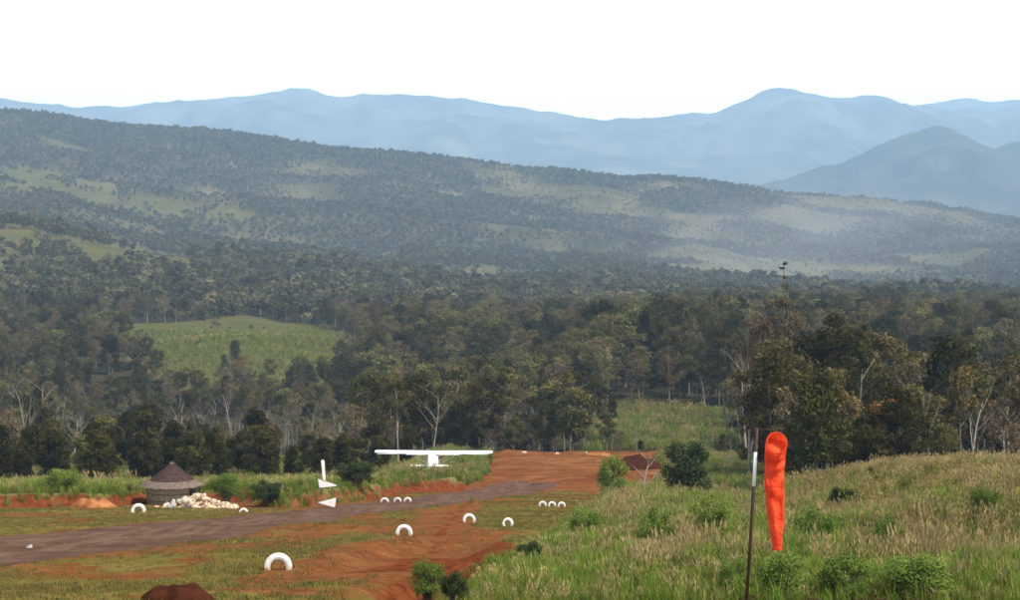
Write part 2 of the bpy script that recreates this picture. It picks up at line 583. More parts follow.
def zone_masks(x, y):
    u = x - xr_edge(y)
    s = bank_s(x, y)
    n = fbm(x / 4.0, y / 6.0, 73, 3)
    near = (y < 335)
    plateau = (s > 1.0) & (x < -1.5) & near
    tall = (u > np.interp(y, [30, 60, 100, 150], [6.2, 5.8, 5.9, 5.2]) + (n - 0.5) * 2.2) & (y < 188 + (n - 0.5) * 16)
    tall |= (u > 9.5 + (n - 0.5) * 5) & (y >= 180) & (y < 300)
    tall |= plateau
    tall &= y < 318
    bare = np.clip(np.interp(x, [-60, -28, -20, -18, -11.2, -10.2, 0], [0.42, 0.5, 0.7, 0.12, 0.08, 1, 1]) + (n - 0.5) * 1.1, 0, 1)
    face = bare * np.clip(sstep(-0.5, 0.1, s) * (1 - sstep(0.9, 1.3, s)), 0, 1) * (x < 0) * near * (1 - 0.9 * sstep(190, 204, y) * sstep(-9.5, -5.5, x))
    hol = np.exp(-((u - 1.8) / 2.4) ** 2 - ((y - 64) / 9.0) ** 2)
    gl = np.exp(-((u - 3.9) / 1.0) ** 2) * sstep(38, 46, y) * sstep(92, 60, y)
    red = np.maximum(np.clip(face * 2.0, 0, 1), np.clip(sstep(0.3, 0.75, hol + (n - 0.5) * 0.5) * 0.8 + gl, 0, 1))
    red = np.maximum(red, sstep(0.55, 0.7, n) * sstep(185, 205, y) * 0.5 * near)
    return near, tall, plateau, face, red

def build_ground():
    ny, nx = GX.shape
    idx = np.arange(ny * nx).reshape(ny, nx)
    quads = np.stack([idx[:-1, :-1], idx[:-1, 1:], idx[1:, 1:], idx[1:, :-1]], -1).reshape(-1, 4)
    V = np.stack([GX, GY, GZ], -1).reshape(-1, 3)
    x, y = V[:, 0], V[:, 1]
    near, tall, plateau, face, red = zone_masks(x, y)
    dirt = dirt_field(x, y) * near * (~tall) * sstep(335, 322, y)
    dirt = np.maximum(dirt, face)
    op = open_mask(x, y)
    far = y > 4400
    forest = ((y > 322) & ~op & ~far).astype(float)
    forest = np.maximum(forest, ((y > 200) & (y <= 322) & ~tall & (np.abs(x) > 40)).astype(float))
    dry = np.zeros_like(x)
    px, row = image_of(x, y, V[:, 2])
    hillm = (y > 1550) & (y < 4400)
    dn = fbm(x / 150.0, y / 130.0, 15, 5) + 0.10 * sstep(480, 760, px) - 0.05
    dry[hillm] = sstep(0.46, 0.76, dn)[hillm] * 0.7
    A = np.stack([sstep(-1.2, 0.2, track_s(x, y)) * (bank_s(x, y) < -0.6) * near * (y > 25) * sstep(225, 195, y), dirt, red * near, np.ones_like(x)], -1)
    B = np.stack([tall.astype(float), op.astype(float), forest, dry], -1)
    me = mesh_np('ground', V, quads, smooth=True)
    for nm, arr in (('zone_a', A), ('zone_b', B)):
        at = me.color_attributes.new(nm, 'FLOAT_COLOR', 'POINT')
        at.data.foreach_set('color', arr.astype(np.float32).ravel())
    m, nt, b = new_mat('ground')
    k = NB(nt)
    geo = k.n('ShaderNodeNewGeometry')
    pos = geo.outputs['Position']
    za = k.n('ShaderNodeVertexColor', layer_name='zone_a')
    zb = k.n('ShaderNodeVertexColor', layer_name='zone_b')
    sa = k.n('ShaderNodeSeparateColor'); k.link(za.outputs['Color'], sa.inputs[0])
    sb = k.n('ShaderNodeSeparateColor'); k.link(zb.outputs['Color'], sb.inputs[0])
    nf = k.noise(2.2, 6, 0.65, pos)       # fine break-up
    nm_ = k.noise(0.45, 5, 0.6, pos)      # metre scale
    nl = k.noise(0.035, 5, 0.6, pos)      # fields
    nh = k.noise(0.012, 6, 0.65, pos)
    def edge(sock, w=0.45):
        s1 = k.math('MULTIPLY_ADD', nf, w); k.link(sock, s1.node.inputs[2])
        s2 = k.math('MULTIPLY_ADD', nm_, w); k.link(s1, s2.node.inputs[2])
        s3 = k.math('SUBTRACT', s2, w)
        return k.ramp(s3, 0.38, 0.62)
    grass = k.mix(k.ramp(nm_, 0.35, 0.65), (0.098, 0.095, 0.022), (0.165, 0.128, 0.036))
    grass = k.mix(k.ramp(nf, 0.45, 0.75), grass, (0.165, 0.095, 0.028))
    dirtc = k.mix(k.ramp(nm_, 0.3, 0.7), (0.195, 0.072, 0.024), (0.115, 0.042, 0.015))
    dirtc = k.mix(k.ramp(nf, 0.5, 0.8), dirtc, (0.30, 0.15, 0.072))
    nfine = k.noise(5.5, 8, 0.7, pos, 0.5)
    dirtc = k.mix(k.ramp(nfine, 0.50, 0.36), dirtc, (0.085, 0.032, 0.012))
    dirtc = k.mix(k.ramp(k.noise(0.9, 7, 0.7, pos, 0.8), 0.52, 0.66), dirtc, (0.155, 0.092, 0.034))
    mpb = k.n('ShaderNodeMapping'); mpb.inputs['Scale'].default_value = (0.10, 0.42, 0.3); k.link(pos, mpb.inputs[0])
    bandn = k.noise(1.0, 6, 0.65, mpb.outputs[0], 1.2)
    sepd = k.n('ShaderNodeSeparateXYZ'); k.link(pos, sepd.inputs[0])
    farend = k.ramp(sepd.outputs['Y'], 165.0, 200.0)
    dirtc = k.mix(k.math('MULTIPLY', k.ramp(bandn, 0.50, 0.74), farend), dirtc, (0.31, 0.15, 0.066))
    dirtc = k.mix(k.math('MULTIPLY', k.ramp(bandn, 0.52, 0.34), farend), dirtc, (0.125, 0.036, 0.013))
    redc = k.mix(k.ramp(nf, 0.35, 0.7), (0.085, 0.022, 0.009), (0.185, 0.055, 0.020))
    trackc = k.mix(k.ramp(nm_, 0.3, 0.7), (0.070, 0.039, 0.028), (0.130, 0.078, 0.057))
    tallc = k.mix(k.ramp(nm_, 0.3, 0.7), (0.09, 0.105, 0.03), (0.16, 0.145, 0.055))
    openc = k.mix(k.ramp(nl, 0.35, 0.65), (0.055, 0.068, 0.016), (0.115, 0.105, 0.032))
    openc = k.mix(k.ramp(k.noise(0.10, 6, 0.7, pos), 0.42, 0.62), openc, (0.088, 0.078, 0.030))
    openc = k.mix(k.ramp(k.noise(0.5, 5, 0.7, pos), 0.45, 0.7), openc, (0.06, 0.07, 0.022))
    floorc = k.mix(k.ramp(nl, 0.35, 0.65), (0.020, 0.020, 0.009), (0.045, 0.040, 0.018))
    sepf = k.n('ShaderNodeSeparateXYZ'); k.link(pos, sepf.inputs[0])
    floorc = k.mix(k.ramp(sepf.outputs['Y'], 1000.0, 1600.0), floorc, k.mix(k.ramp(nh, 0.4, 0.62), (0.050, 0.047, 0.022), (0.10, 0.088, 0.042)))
    dryc = k.mix(k.ramp(nh, 0.35, 0.65), (0.085, 0.080, 0.036), (0.155, 0.130, 0.064))
    plain = k.mix(k.ramp(k.noise(0.002, 6, 0.6, pos), 0.4, 0.65), (0.06, 0.075, 0.03), (0.30, 0.28, 0.19))
    c = k.mix(edge(sa.outputs[1]), grass, dirtc)
    c = k.mix(edge(sa.outputs[2], 0.35), c, redc)
    c = k.mix(edge(sa.outputs[0], 0.5), c, trackc)
    c = k.mix(sb.outputs[0], c, tallc)
    sep = k.n('ShaderNodeSeparateXYZ'); k.link(pos, sep.inputs[0])
    c = k.mix(k.ramp(sep.outputs['Y'], 4200.0, 4800.0), c, plain)
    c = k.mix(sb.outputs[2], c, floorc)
    c = k.mix(zb.outputs['Alpha'], c, dryc)
    e3 = k.math('MULTIPLY_ADD', k.noise(0.05, 5, 0.65, pos), 0.9); k.link(sb.outputs[1], e3.node.inputs[2])
    c = k.mix(k.ramp(k.math('SUBTRACT', e3, 0.45), 0.35, 0.65), c, openc)
    k.link(c, b.inputs['Base Color'])
    setspec(b, 1.0, 0.0)
    bp = k.n('ShaderNodeBump')
    bp.inputs['Strength'].default_value = 0.8
    bp.inputs['Distance'].default_value = 0.12
    k.link(nfine, bp.inputs['Height'])
    k.link(bp.outputs[0], b.inputs['Normal'])
    me.materials.append(m)
    return kind(obj('ground', me), 'structure')

build_ground()

# worn wheel track along the strip
def build_track():
    ys = np.arange(26, 214, 0.5)
    n = 15
    V = []
    for y in ys:
        c = float(np.interp(y, [30, 69, 95, 109, 127, 150, 193, 240, 300], [-27, -18.2, -14.2, -12.0, -8.8, -5.0, -0.2, 4.0, 8.0]))
        w = float(np.interp(y, [26, 30, 69, 95, 109, 150, 175, 200, 214], [4.6, 4.6, 4.2, 3.2, 2.7, 3.2, 3.8, 2.4, 0.3]))
        wl = w * (0.55 + 0.5 * float(fbm(np.array([y / 3.0]), np.array([1.5]), 101, 3)[0]))
        wr = w * (0.55 + 0.5 * float(fbm(np.array([y / 3.0]), np.array([9.5]), 103, 3)[0]))
        for j in range(n):
            t = j / (n - 1) * 2 - 1
            V.append((c + (wl if t < 0 else wr) * t, y, 0))
    V = np.array(V)
    V[:, 2] = H(V[:, 0], V[:, 1]) + 0.03
    nyy = len(ys)
    idx = np.arange(nyy * n).reshape(nyy, n)
    V[idx[:, 0], 2] -= 0.06; V[idx[:, -1], 2] -= 0.06
    V[idx[:, 4], 2] -= 0.02; V[idx[:, 10], 2] -= 0.02
    quads = np.stack([idx[:-1, :-1], idx[:-1, 1:], idx[1:, 1:], idx[1:, :-1]], -1).reshape(-1, 4)
    m, nt, b = new_mat('track_soil')
    k = NB(nt)
    geo = k.n('ShaderNodeNewGeometry')
    mp = k.n('ShaderNodeMapping')
    mp.inputs['Rotation'].default_value = (0, 0, math.radians(8))
    mp.inputs['Scale'].default_value = (1.0, 0.12, 1.0)
    k.link(geo.outputs['Position'], mp.inputs[0])
    a = k.noise(1.3, 6, 0.65, mp.outputs[0]); f = k.noise(3.0, 5, 0.6, geo.outputs['Position'])
    c = k.mix(k.ramp(a, 0.35, 0.65), (0.066, 0.039, 0.027), (0.125, 0.080, 0.058))
    c = k.mix(k.ramp(f, 0.5, 0.8), c, (0.165, 0.088, 0.056))
    k.link(c, b.inputs['Base Color'])
    setspec(b, 1.0, 0.0)
    bp = k.n('ShaderNodeBump'); bp.inputs['Strength'].default_value = 0.5; bp.inputs['Distance'].default_value = 0.06
    k.link(f, bp.inputs['Height']); k.link(bp.outputs[0], b.inputs['Normal'])
    me = mesh_np('dirt_track', V, quads, mats=[m], smooth=True)
    return kind(obj('dirt_track', me), 'structure')

build_track()

# ------------------------------------------------------------------ far mountains
def mountain(name, knots, d, depth, base_z, seed, rough, mat='mountain'):
    kx = np.array([PX(p, d) for p, r in knots]); kz = np.array([PZ(r, d) for p, r in knots])
    x0, x1 = kx[0], kx[-1]
    nx = 420
    xs = np.linspace(x0, x1, nx)
    ts = np.concatenate([np.linspace(-1, 0, 60), np.linspace(0, 0.8, 16)[1:]])
    XX, TT = np.meshgrid(xs, ts)
    top = np.interp(XX, kx, kz)
    ker = np.ones(5) / 5
    topl = np.convolve(np.pad(np.interp(xs, kx, kz), 2, mode='edge'), ker, 'valid')
    topl = topl + (fbm(xs / (d * 0.012), xs * 0 + 3.3, seed + 9, 4) - 0.5) * d * 0.0032
    top = np.broadcast_to(topl, XX.shape)
    YY = d + TT * depth
    sc = depth / 4.0
    ridg = 1 - np.abs(fbm(XX / sc, YY / (sc * 2.2), seed, 5) - 0.5) * 2
    fall = np.where(TT < 0, (1 + TT), (1 - TT * 1.1)) ** 1.25
    fall = np.clip(fall, 0, 1)
    Z = base_z + (top - base_z) * fall * (1 + rough * 1.6 * (ridg - 0.85) * sstep(0.0, 0.35, np.abs(TT)))
    Z += (fbm(XX / 90.0, YY / 90.0, seed + 3, 3) - 0.5) * 26 * sstep(0, 0.1, fall)
    V = np.stack([XX, YY, Z], -1).reshape(-1, 3)
    ny = len(ts)
    idx = np.arange(ny * nx).reshape(ny, nx)
    quads = np.stack([idx[:-1, :-1], idx[:-1, 1:], idx[1:, 1:], idx[1:, :-1]], -1).reshape(-1, 4)
    me = mesh_np(name, V, quads, mats=[M[mat]], smooth=True)
    return kind(obj(name, me), 'structure')

m, nt, b = new_mat('mountain')
k = NB(nt)
geo = k.n('ShaderNodeNewGeometry')
c = k.mix(k.ramp(k.noise(0.0016, 7, 0.62, geo.outputs['Position']), 0.4, 0.64), (0.022, 0.030, 0.018), (0.15, 0.14, 0.09))
k.link(c, b.inputs['Base Color']); setspec(b, 1.0, 0.0)
M['mountain'] = m
m, nt, b = new_mat('wooded_mountain')
k = NB(nt)
geo = k.n('ShaderNodeNewGeometry')
c = k.mix(k.ramp(k.noise(0.004, 7, 0.65, geo.outputs['Position']), 0.4, 0.66), (0.022, 0.028, 0.018), (0.060, 0.058, 0.036))
k.link(c, b.inputs['Base Color']); setspec(b, 1.0, 0.0)
M['wooded_mountain'] = m

mountain('mountain_range', [(-420, 108), (-250, 100), (-100, 92), (0, 99), (60, 106), (130, 107), (160, 102), (200, 99), (270, 94), (300, 88),
    (318, 91), (330, 97), (365, 95), (400, 93), (430, 97), (470, 101), (540, 110), (600, 119), (650, 119), (690, 115), (725, 109), (745, 101),
    (765, 91), (780, 87), (810, 93), (840, 99), (868, 94), (888, 96), (910, 106), (950, 110), (1000, 108), (1100, 100), (1450, 104)],
    15000, 4600, 50, 201, 1.1)
mountain('far_mountain', [(780, 150), (860, 118), (900, 108), (920, 104), (960, 99), (1000, 101), (1060, 98), (1300, 106), (1500, 120)], 18500, 2200, 130, 205, 0.3)
mountain('foothill', [(660, 196), (740, 186), (790, 176), (830, 166), (855, 156), (885, 142), (910, 132), (935, 127), (955, 131), (975, 142), (992, 148),
    (1010, 143), (1030, 138), (1100, 150), (1250, 160), (1500, 190)], 8200, 1800, -20, 209, 0.9, 'wooded_mountain')

# ------------------------------------------------------------------ vegetation meshes
def leaf_quads(centers, radii, per, size, seed, up=0.35, flat=0.75, aspect=0.55):
    """leaf-shaped quads filling ellipsoidal clumps"""
    r = np.random.default_rng(seed)
    out = []
    for c, R, n in zip(centers, radii, per):
        d = r.normal(size=(n, 3)); d /= np.linalg.norm(d, axis=1)[:, None]
        rad = r.random(n) ** 0.45
        p = d * rad[:, None] * R
        p[:, 2] *= flat
        p += np.asarray(c)
        nrm = d * 0.6 + r.normal(size=(n, 3)) * 0.55 + np.array([0, 0, up])
        nrm /= np.linalg.norm(nrm, axis=1)[:, None]
        t = r.normal(size=(n, 3))
        u = np.cross(nrm, t); u /= np.linalg.norm(u, axis=1)[:, None]
        v = np.cross(nrm, u)
        s = size * (0.6 + 0.8 * r.random(n))[:, None]
        out.append(np.stack([p - u * s, p - v * s * aspect, p + u * s, p + v * s * aspect], 1))
    Q = np.concatenate(out).reshape(-1, 3)
    return Q, np.arange(len(Q)).reshape(-1, 4)

def make_tree_meshes(tag_, seed, h, crown_r, base_frac, nclump, clump_r, per, leaf, mat, bark, lean=0.04, top=True, flat=0.7, trunk_r=None):
    r = random.Random(seed)
    mb = MB()
    tr = trunk_r or h * 0.010 + 0.04
    pts = []; ph = r.random() * 6.28
    for i in range(7):
        t = i / 6
        pts.append(Vector((math.cos(ph) * lean * h * t * t + r.uniform(-1, 1) * 0.012 * h, math.sin(ph) * lean * h * t * t + r.uniform(-1, 1) * 0.012 * h, h * 0.93 * t - (0.8 if i == 0 else 0))))
    rad = [tr * (1.35 if i == 0 else 1 - 0.82 * i / 6) for i in range(7)]
    mb.tube(pts, rad, 6, True)
    def on(t):
        f = t * 6; i = min(int(f), 5); return pts[i].lerp(pts[i + 1], f - i)
    cents = []; radii = []
    for i in range(nclump):
        t = base_frac + (1 - base_frac) * (i + 0.5) / nclump + r.uniform(-0.05, 0.05)
        t = min(max(t, base_frac), 0.99)
        a = i * 2.399 + r.uniform(-0.5, 0.5)
        k_ = (t - base_frac) / (1 - base_frac)
        env = math.sin(math.pi * min(0.18 + 0.72 * k_, 1)) ** 0.7
        R = crown_r * env * r.uniform(0.35, 1.0)
        s = on(max(t - 0.16, 0.15))
        e = on(t) + Vector((math.cos(a) * R, math.sin(a) * R, r.uniform(0, 0.05) * h))
        m1 = s.lerp(e, 0.5) + Vector((r.uniform(-.3, .3), r.uniform(-.3, .3), -0.02 * h))
        br = tr * 0.38 * (1 - 0.5 * k_)
        mb.tube([s, m1, e], [br, br * 0.7, br * 0.3], 4, False)
        cents.append(e); radii.append(clump_r * r.uniform(0.65, 1.2))
        if r.random() < 0.6:
            e2 = m1 + Vector((r.uniform(-1, 1), r.uniform(-1, 1), r.uniform(0.1, 1))) * clump_r * 0.9
            mb.tube([m1, e2], [br * 0.5, br * 0.2], 3, False)
            cents.append(e2); radii.append(clump_r * r.uniform(0.4, 0.75))
    if top:
        cents.append(Vector((pts[-1].x, pts[-1].y, h * 0.95))); radii.append(clump_r * 0.85)
    per_l = [max(8, int(per * (q / clump_r) ** 2)) for q in radii]
    Q, q = leaf_quads(cents, radii, per_l, leaf, seed, flat=flat)
    return mb.mesh(tag_ + '_trunk', bark), mesh_np(tag_ + '_crown', Q, q, mats=[mat])

def make_dead_mesh(tag_, seed, h, bark, spread_=0.32, levels=3, r0=None):
    r = random.Random(seed)
    mb = MB()
    def branch(p, d, L, rad, lev):
        pts = [p]; q = p.copy(); dd = d.copy()
        for i in range(4):
            dd = (dd + Vector((r.uniform(-1, 1), r.uniform(-1, 1), r.uniform(-0.3, 0.7))) * 0.14).normalized()
            q = q + dd * L / 4
            pts.append(q.copy())
        mb.tube(pts, [rad * (1 - 0.17 * i) for i in range(5)], 6 if lev == 0 else 4, True)
        if lev < levels:
            for i in range(6 if lev == 0 else 3):
                t = r.uniform(0.4, 1.0) if lev == 0 else r.uniform(0.3, 1.0)
                f = t * 4; j = min(int(f), 3)
                s = pts[j].lerp(pts[j + 1], f - j)
                a = r.random() * 6.28
                nd = (dd * 0.7 + Vector((math.cos(a), math.sin(a), r.uniform(0.1, 0.6))) * (0.9 if lev else spread_ * 2.2)).normalized()
                branch(s, nd, L * r.uniform(0.3, 0.5), rad * (1 - 0.17 * f) * 0.5, lev + 1)
    branch(Vector((0, 0, -0.8)), Vector((0, 0, 1)), h * 0.8, r0 or h * 0.0085 + 0.04, 0)
    return mb.mesh(tag_ + '_wood', bark)

PROTO = {}      # kind -> list of (trunk mesh, crown mesh, nominal height)
def proto(kind_, n, **kw):
    L = PROTO.setdefault(kind_, [])
    for i in range(n):
        seed = abs(hash(kind_)) % 1000 if False else sum(map(ord, kind_)) + 13 * i
        t, c = make_tree_meshes(kind_ + str(i), seed, **kw)
        L.append((t, c, kw['h']))

proto('spread', 4, h=18, crown_r=5.2, base_frac=0.45, nclump=16, clump_r=1.9, per=260, leaf=0.26, mat=M['leaf_dark'], bark=M['bark'])
proto('dense', 3, h=15, crown_r=3.8, base_frac=0.30, nclump=20, clump_r=1.8, per=260, leaf=0.25, mat=M['leaf_dark'], bark=M['bark'], flat=0.85)
proto('olive', 3, h=16, crown_r=4.4, base_frac=0.42, nclump=15, clump_r=1.7, per=230, leaf=0.25, mat=M['leaf_olive'], bark=M['bark_pale'])
proto('brown', 3, h=14, crown_r=3.6, base_frac=0.38, nclump=15, clump_r=1.4, per=130, leaf=0.21, mat=M['leaf_brown'], bark=M['bark_pale'])
proto('slender', 3, h=19, crown_r=2.6, base_frac=0.62, nclump=9, clump_r=1.5, per=210, leaf=0.25, mat=M['leaf_olive'], bark=M['bark_dead'], trunk_r=0.17)
proto('yellow', 2, h=10, crown_r=3.2, base_frac=0.3, nclump=13, clump_r=1.4, per=200, leaf=0.24, mat=M['leaf_yellow'], bark=M['bark_pale'])
proto('rust', 1, h=11, crown_r=2.9, base_frac=0.4, nclump=12, clump_r=1.3, per=180, leaf=0.23, mat=M['leaf_rust'], bark=M['bark_pale'])
proto('tallpine', 2, h=23, crown_r=3.0, base_frac=0.33, nclump=26, clump_r=1.5, per=230, leaf=0.22, mat=M['leaf_dark'], bark=M['bark'], flat=0.6)
proto('tallbrown', 2, h=23, crown_r=3.6, base_frac=0.30, nclump=26, clump_r=1.45, per=170, leaf=0.21, mat=M['leaf_brown'], bark=M['bark_pale'], flat=0.8)
proto('thicket', 4, h=9, crown_r=3.0, base_frac=0.08, nclump=24, clump_r=1.15, per=230, leaf=0.21, mat=M['leaf_dark'], bark=M['bark'], flat=0.85)
DEAD = [make_dead_mesh('dead%d' % i, 300 + i, 13, M['bark_dead'], 0.3 + 0.06 * (i % 3), 3) for i in range(5)]

def low_tree(tag_, seed, h, cr, nclump, per, leaf, mat, stem=True):
    r = random.Random(seed)
    cents = []; radii = []
    for i in range(nclump):
        a = r.random() * 6.28; R = cr * math.sqrt(r.random()) * 0.75
        cents.append((math.cos(a) * R, math.sin(a) * R, h * r.uniform(0.35, 0.88)))
        radii.append(cr * r.uniform(0.35, 0.6))
    Q, q = leaf_quads(cents, radii, [per] * nclump, leaf, seed, flat=0.8)
    if stem:
        mb = MB().tube([(0, 0, -0.6), (0.1, 0, h * 0.75)], [h * 0.018, h * 0.009], 4, False)
        n0 = len(Q)
        Q = np.concatenate([Q, np.array(mb.v)])
        q2 = np.array([f for f in mb.f]) + n0
        q = np.concatenate([q, q2])
        mi = np.concatenate([np.zeros(len(q) - len(q2)), np.ones(len(q2))])
        return mesh_np(tag_, Q, q, mats=[mat, M['bark_pale']], midx=mi)
    return mesh_np(tag_, Q, q, mats=[mat])

# ------------------------------------------------------------------ scattering of masses (grass, far forest)
def scatter(name, label, cat, P, idx, scl, rotz, meshes, tilt=None):
    """one object of countless small plants"""
    col = bpy.data.collections.new(name + '_plants')
    for i, me in enumerate(meshes):
        o = bpy.data.objects.new('%s_plant_%02d' % (name, i), me)
        col.objects.link(o)
    me = bpy.data.meshes.new(name)
    me.vertices.add(len(P))
    me.vertices.foreach_set('co', np.asarray(P, np.float32).ravel())
    a = me.attributes.new('pick', 'INT', 'POINT'); a.data.foreach_set('value', np.asarray(idx, np.int32))
    a = me.attributes.new('size', 'FLOAT', 'POINT'); a.data.foreach_set('value', np.asarray(scl, np.float32))
    rot = np.zeros((len(P), 3), np.float32); rot[:, 2] = rotz
    if tilt is not None:
        rot[:, 0] = tilt
    a = me.attributes.new('turn', 'FLOAT_VECTOR', 'POINT'); a.data.foreach_set('vector', rot.ravel())
    ng = bpy.data.node_groups.new(name, 'GeometryNodeTree')
    ng.interface.new_socket('Geometry', in_out='INPUT', socket_type='NodeSocketGeometry')
    ng.interface.new_socket('Geometry', in_out='OUTPUT', socket_type='NodeSocketGeometry')
    N = ng.nodes
    gi = N.new('NodeGroupInput'); go = N.new('NodeGroupOutput')
    ip = N.new('GeometryNodeInstanceOnPoints')
    ci = N.new('GeometryNodeCollectionInfo')
    ci.inputs['Collection'].default_value = col
    ci.inputs['Separate Children'].default_value = True
    ci.inputs['Reset Children'].default_value = True
    ip.inputs['Pick Instance'].default_value = True
    def attr(nm, t):
        n_ = N.new('GeometryNodeInputNamedAttribute'); n_.data_type = t
        n_.inputs['Name'].default_value = nm
        return n_.outputs['Attribute']
    ng.links.new(gi.outputs[0], ip.inputs['Points'])
    ng.links.new(ci.outputs[0], ip.inputs['Instance'])
    ng.links.new(attr('pick', 'INT'), ip.inputs['Instance Index'])
    ng.links.new(attr('size', 'FLOAT'), ip.inputs['Scale'])
    e2r = N.new('FunctionNodeEulerToRotation')
    ng.links.new(attr('turn', 'FLOAT_VECTOR'), e2r.inputs[0])
    ng.links.new(e2r.outputs[0], ip.inputs['Rotation'])
    ng.links.new(ip.outputs[0], go.inputs[0])
    o = obj(name, me)
    md = o.modifiers.new('plants', 'NODES'); md.node_group = ng
    kind(o, 'stuff')
    return tag(o, label, cat)

def tuft(tag_, seed, n, h, w, spread_, mat, bend=0.4, plume=None, pw=0.03, pl=0.22):
    r = random.Random(seed)
    V = []; Q = []; T = []; mq = []; mt = []
    for i in range(n):
        a = r.random() * 6.28; rr = spread_ * math.sqrt(r.random())
        bx, by = math.cos(a) * rr, math.sin(a) * rr
        hh = h * r.uniform(0.55, 1.1)
        d = r.random() * 6.28; bd = bend * hh * r.uniform(0.2, 1)
        sx, sy = math.cos(d + 1.57), math.sin(d + 1.57)
        ww = w * r.uniform(0.6, 1.3)
        m_ = (bx + math.cos(d) * bd * 0.3, by + math.sin(d) * bd * 0.3, hh * 0.6)
        tp = (bx + math.cos(d) * bd, by + math.sin(d) * bd, hh)
        b0 = len(V)
        V += [(bx - sx * ww / 2, by - sy * ww / 2, -0.1), (bx + sx * ww / 2, by + sy * ww / 2, -0.1),
              (m_[0] + sx * ww * .4, m_[1] + sy * ww * .4, m_[2]), (m_[0] - sx * ww * .4, m_[1] - sy * ww * .4, m_[2]), tp]
        Q.append((b0, b0 + 1, b0 + 2, b0 + 3)); mq.append(0)
        T.append((b0 + 3, b0 + 2, b0 + 4)); mt.append(0)
        if plume and r.random() < plume:
            L = pl * r.uniform(0.7, 1.3); c0 = len(V)
            dx, dy = math.cos(d) * 0.05, math.sin(d) * 0.05
            for ax, ay in ((sx, sy), (math.cos(d), math.sin(d))):
                c0 = len(V)
                V += [(tp[0], tp[1], tp[2] - L * .3), (tp[0] + dx + ax * pw, tp[1] + dy + ay * pw, tp[2] + L * .25),
                      (tp[0] + 2 * dx, tp[1] + 2 * dy, tp[2] + L * .8), (tp[0] + dx - ax * pw, tp[1] + dy - ay * pw, tp[2] + L * .25)]
                Q.append((c0, c0 + 1, c0 + 2, c0 + 3)); mq.append(1)
    return mesh_np(tag_, np.array(V), np.array(Q), np.array(T), mats=[mat, M['grass_plume']], midx=mq + mt)

TUFTS = [tuft('tuft_green_a', 1, 26, 0.95, 0.040, 0.28, M['grass_green'], 0.5),
         tuft('tuft_green_b', 2, 26, 1.15, 0.040, 0.26, M['grass_lush'], 0.5),
         tuft('tuft_dry_a', 3, 26, 1.05, 0.030, 0.28, M['grass_dry'], 0.45, 0.35),
         tuft('tuft_dry_b', 4, 24, 0.85, 0.030, 0.30, M['grass_dry'], 0.6, 0.2),
         tuft('tuft_plume', 5, 16, 1.35, 0.026, 0.22, M['grass_dry'], 0.3, 0.8, 0.045, 0.34),
         tuft('tuft_mixed', 6, 26, 1.0, 0.036, 0.28, M['grass_green'], 0.5, 0.25)]

def clump(tag_, seed, mat, h, w):
    r = random.Random(seed)
    cents = [(r.uniform(-w, w) * .6, r.uniform(-w, w) * .6, h * r.uniform(.25, .8)) for i in range(7)]
    Q, q = leaf_quads(cents, [w * r.uniform(.35, .6) for i in range(7)], [34] * 7, 0.06, seed, up=0.5, flat=0.9, aspect=0.4)
    return mesh_np(tag_, Q, q, mats=[mat])
TUFTS += [clump('clump_green', 31, M['leaf_bush'], 0.8, 0.55), clump('clump_olive', 32, M['leaf_olive'], 0.75, 0.5), clump('clump_dark', 33, M['leaf_bushdark'], 0.7, 0.5)]

def jitter_points(x0, x1, y0, y1, cell):
    nx = int((x1 - x0) / cell); ny = int((y1 - y0) / cell)
    X, Y = np.meshgrid(np.arange(nx), np.arange(ny))
    X = x0 + (X + rng.random(X.shape)) * cell; Y = y0 + (Y + rng.random(Y.shape)) * cell
    return X.ravel(), Y.ravel()

def place_grass(name, label, x, y, weights_fn, smin, smax, zoff=0.0, grow=None):
    z = H(x, y)
    W = weights_fn(x, y)
    W = W / W.sum(1)[:, None]
    cum = W.cumsum(1)
    idx = (rng.random(len(x))[:, None] > cum).sum(1).clip(0, len(TUFTS) - 1)
    scl = smin + (smax - smin) * rng.random(len(x))
    scl *= 0.6 + 0.8 * fbm(x / 3.0, y / 3.0, 55, 2)
    if grow is not None:
        scl *= grow(x, y)
    P = np.stack([x, y, z + zoff], -1)
    scatter(name, label, 'grass', P, idx, scl, rng.random(len(x)) * 6.28, TUFTS, rng.normal(size=len(x)) * 0.1)

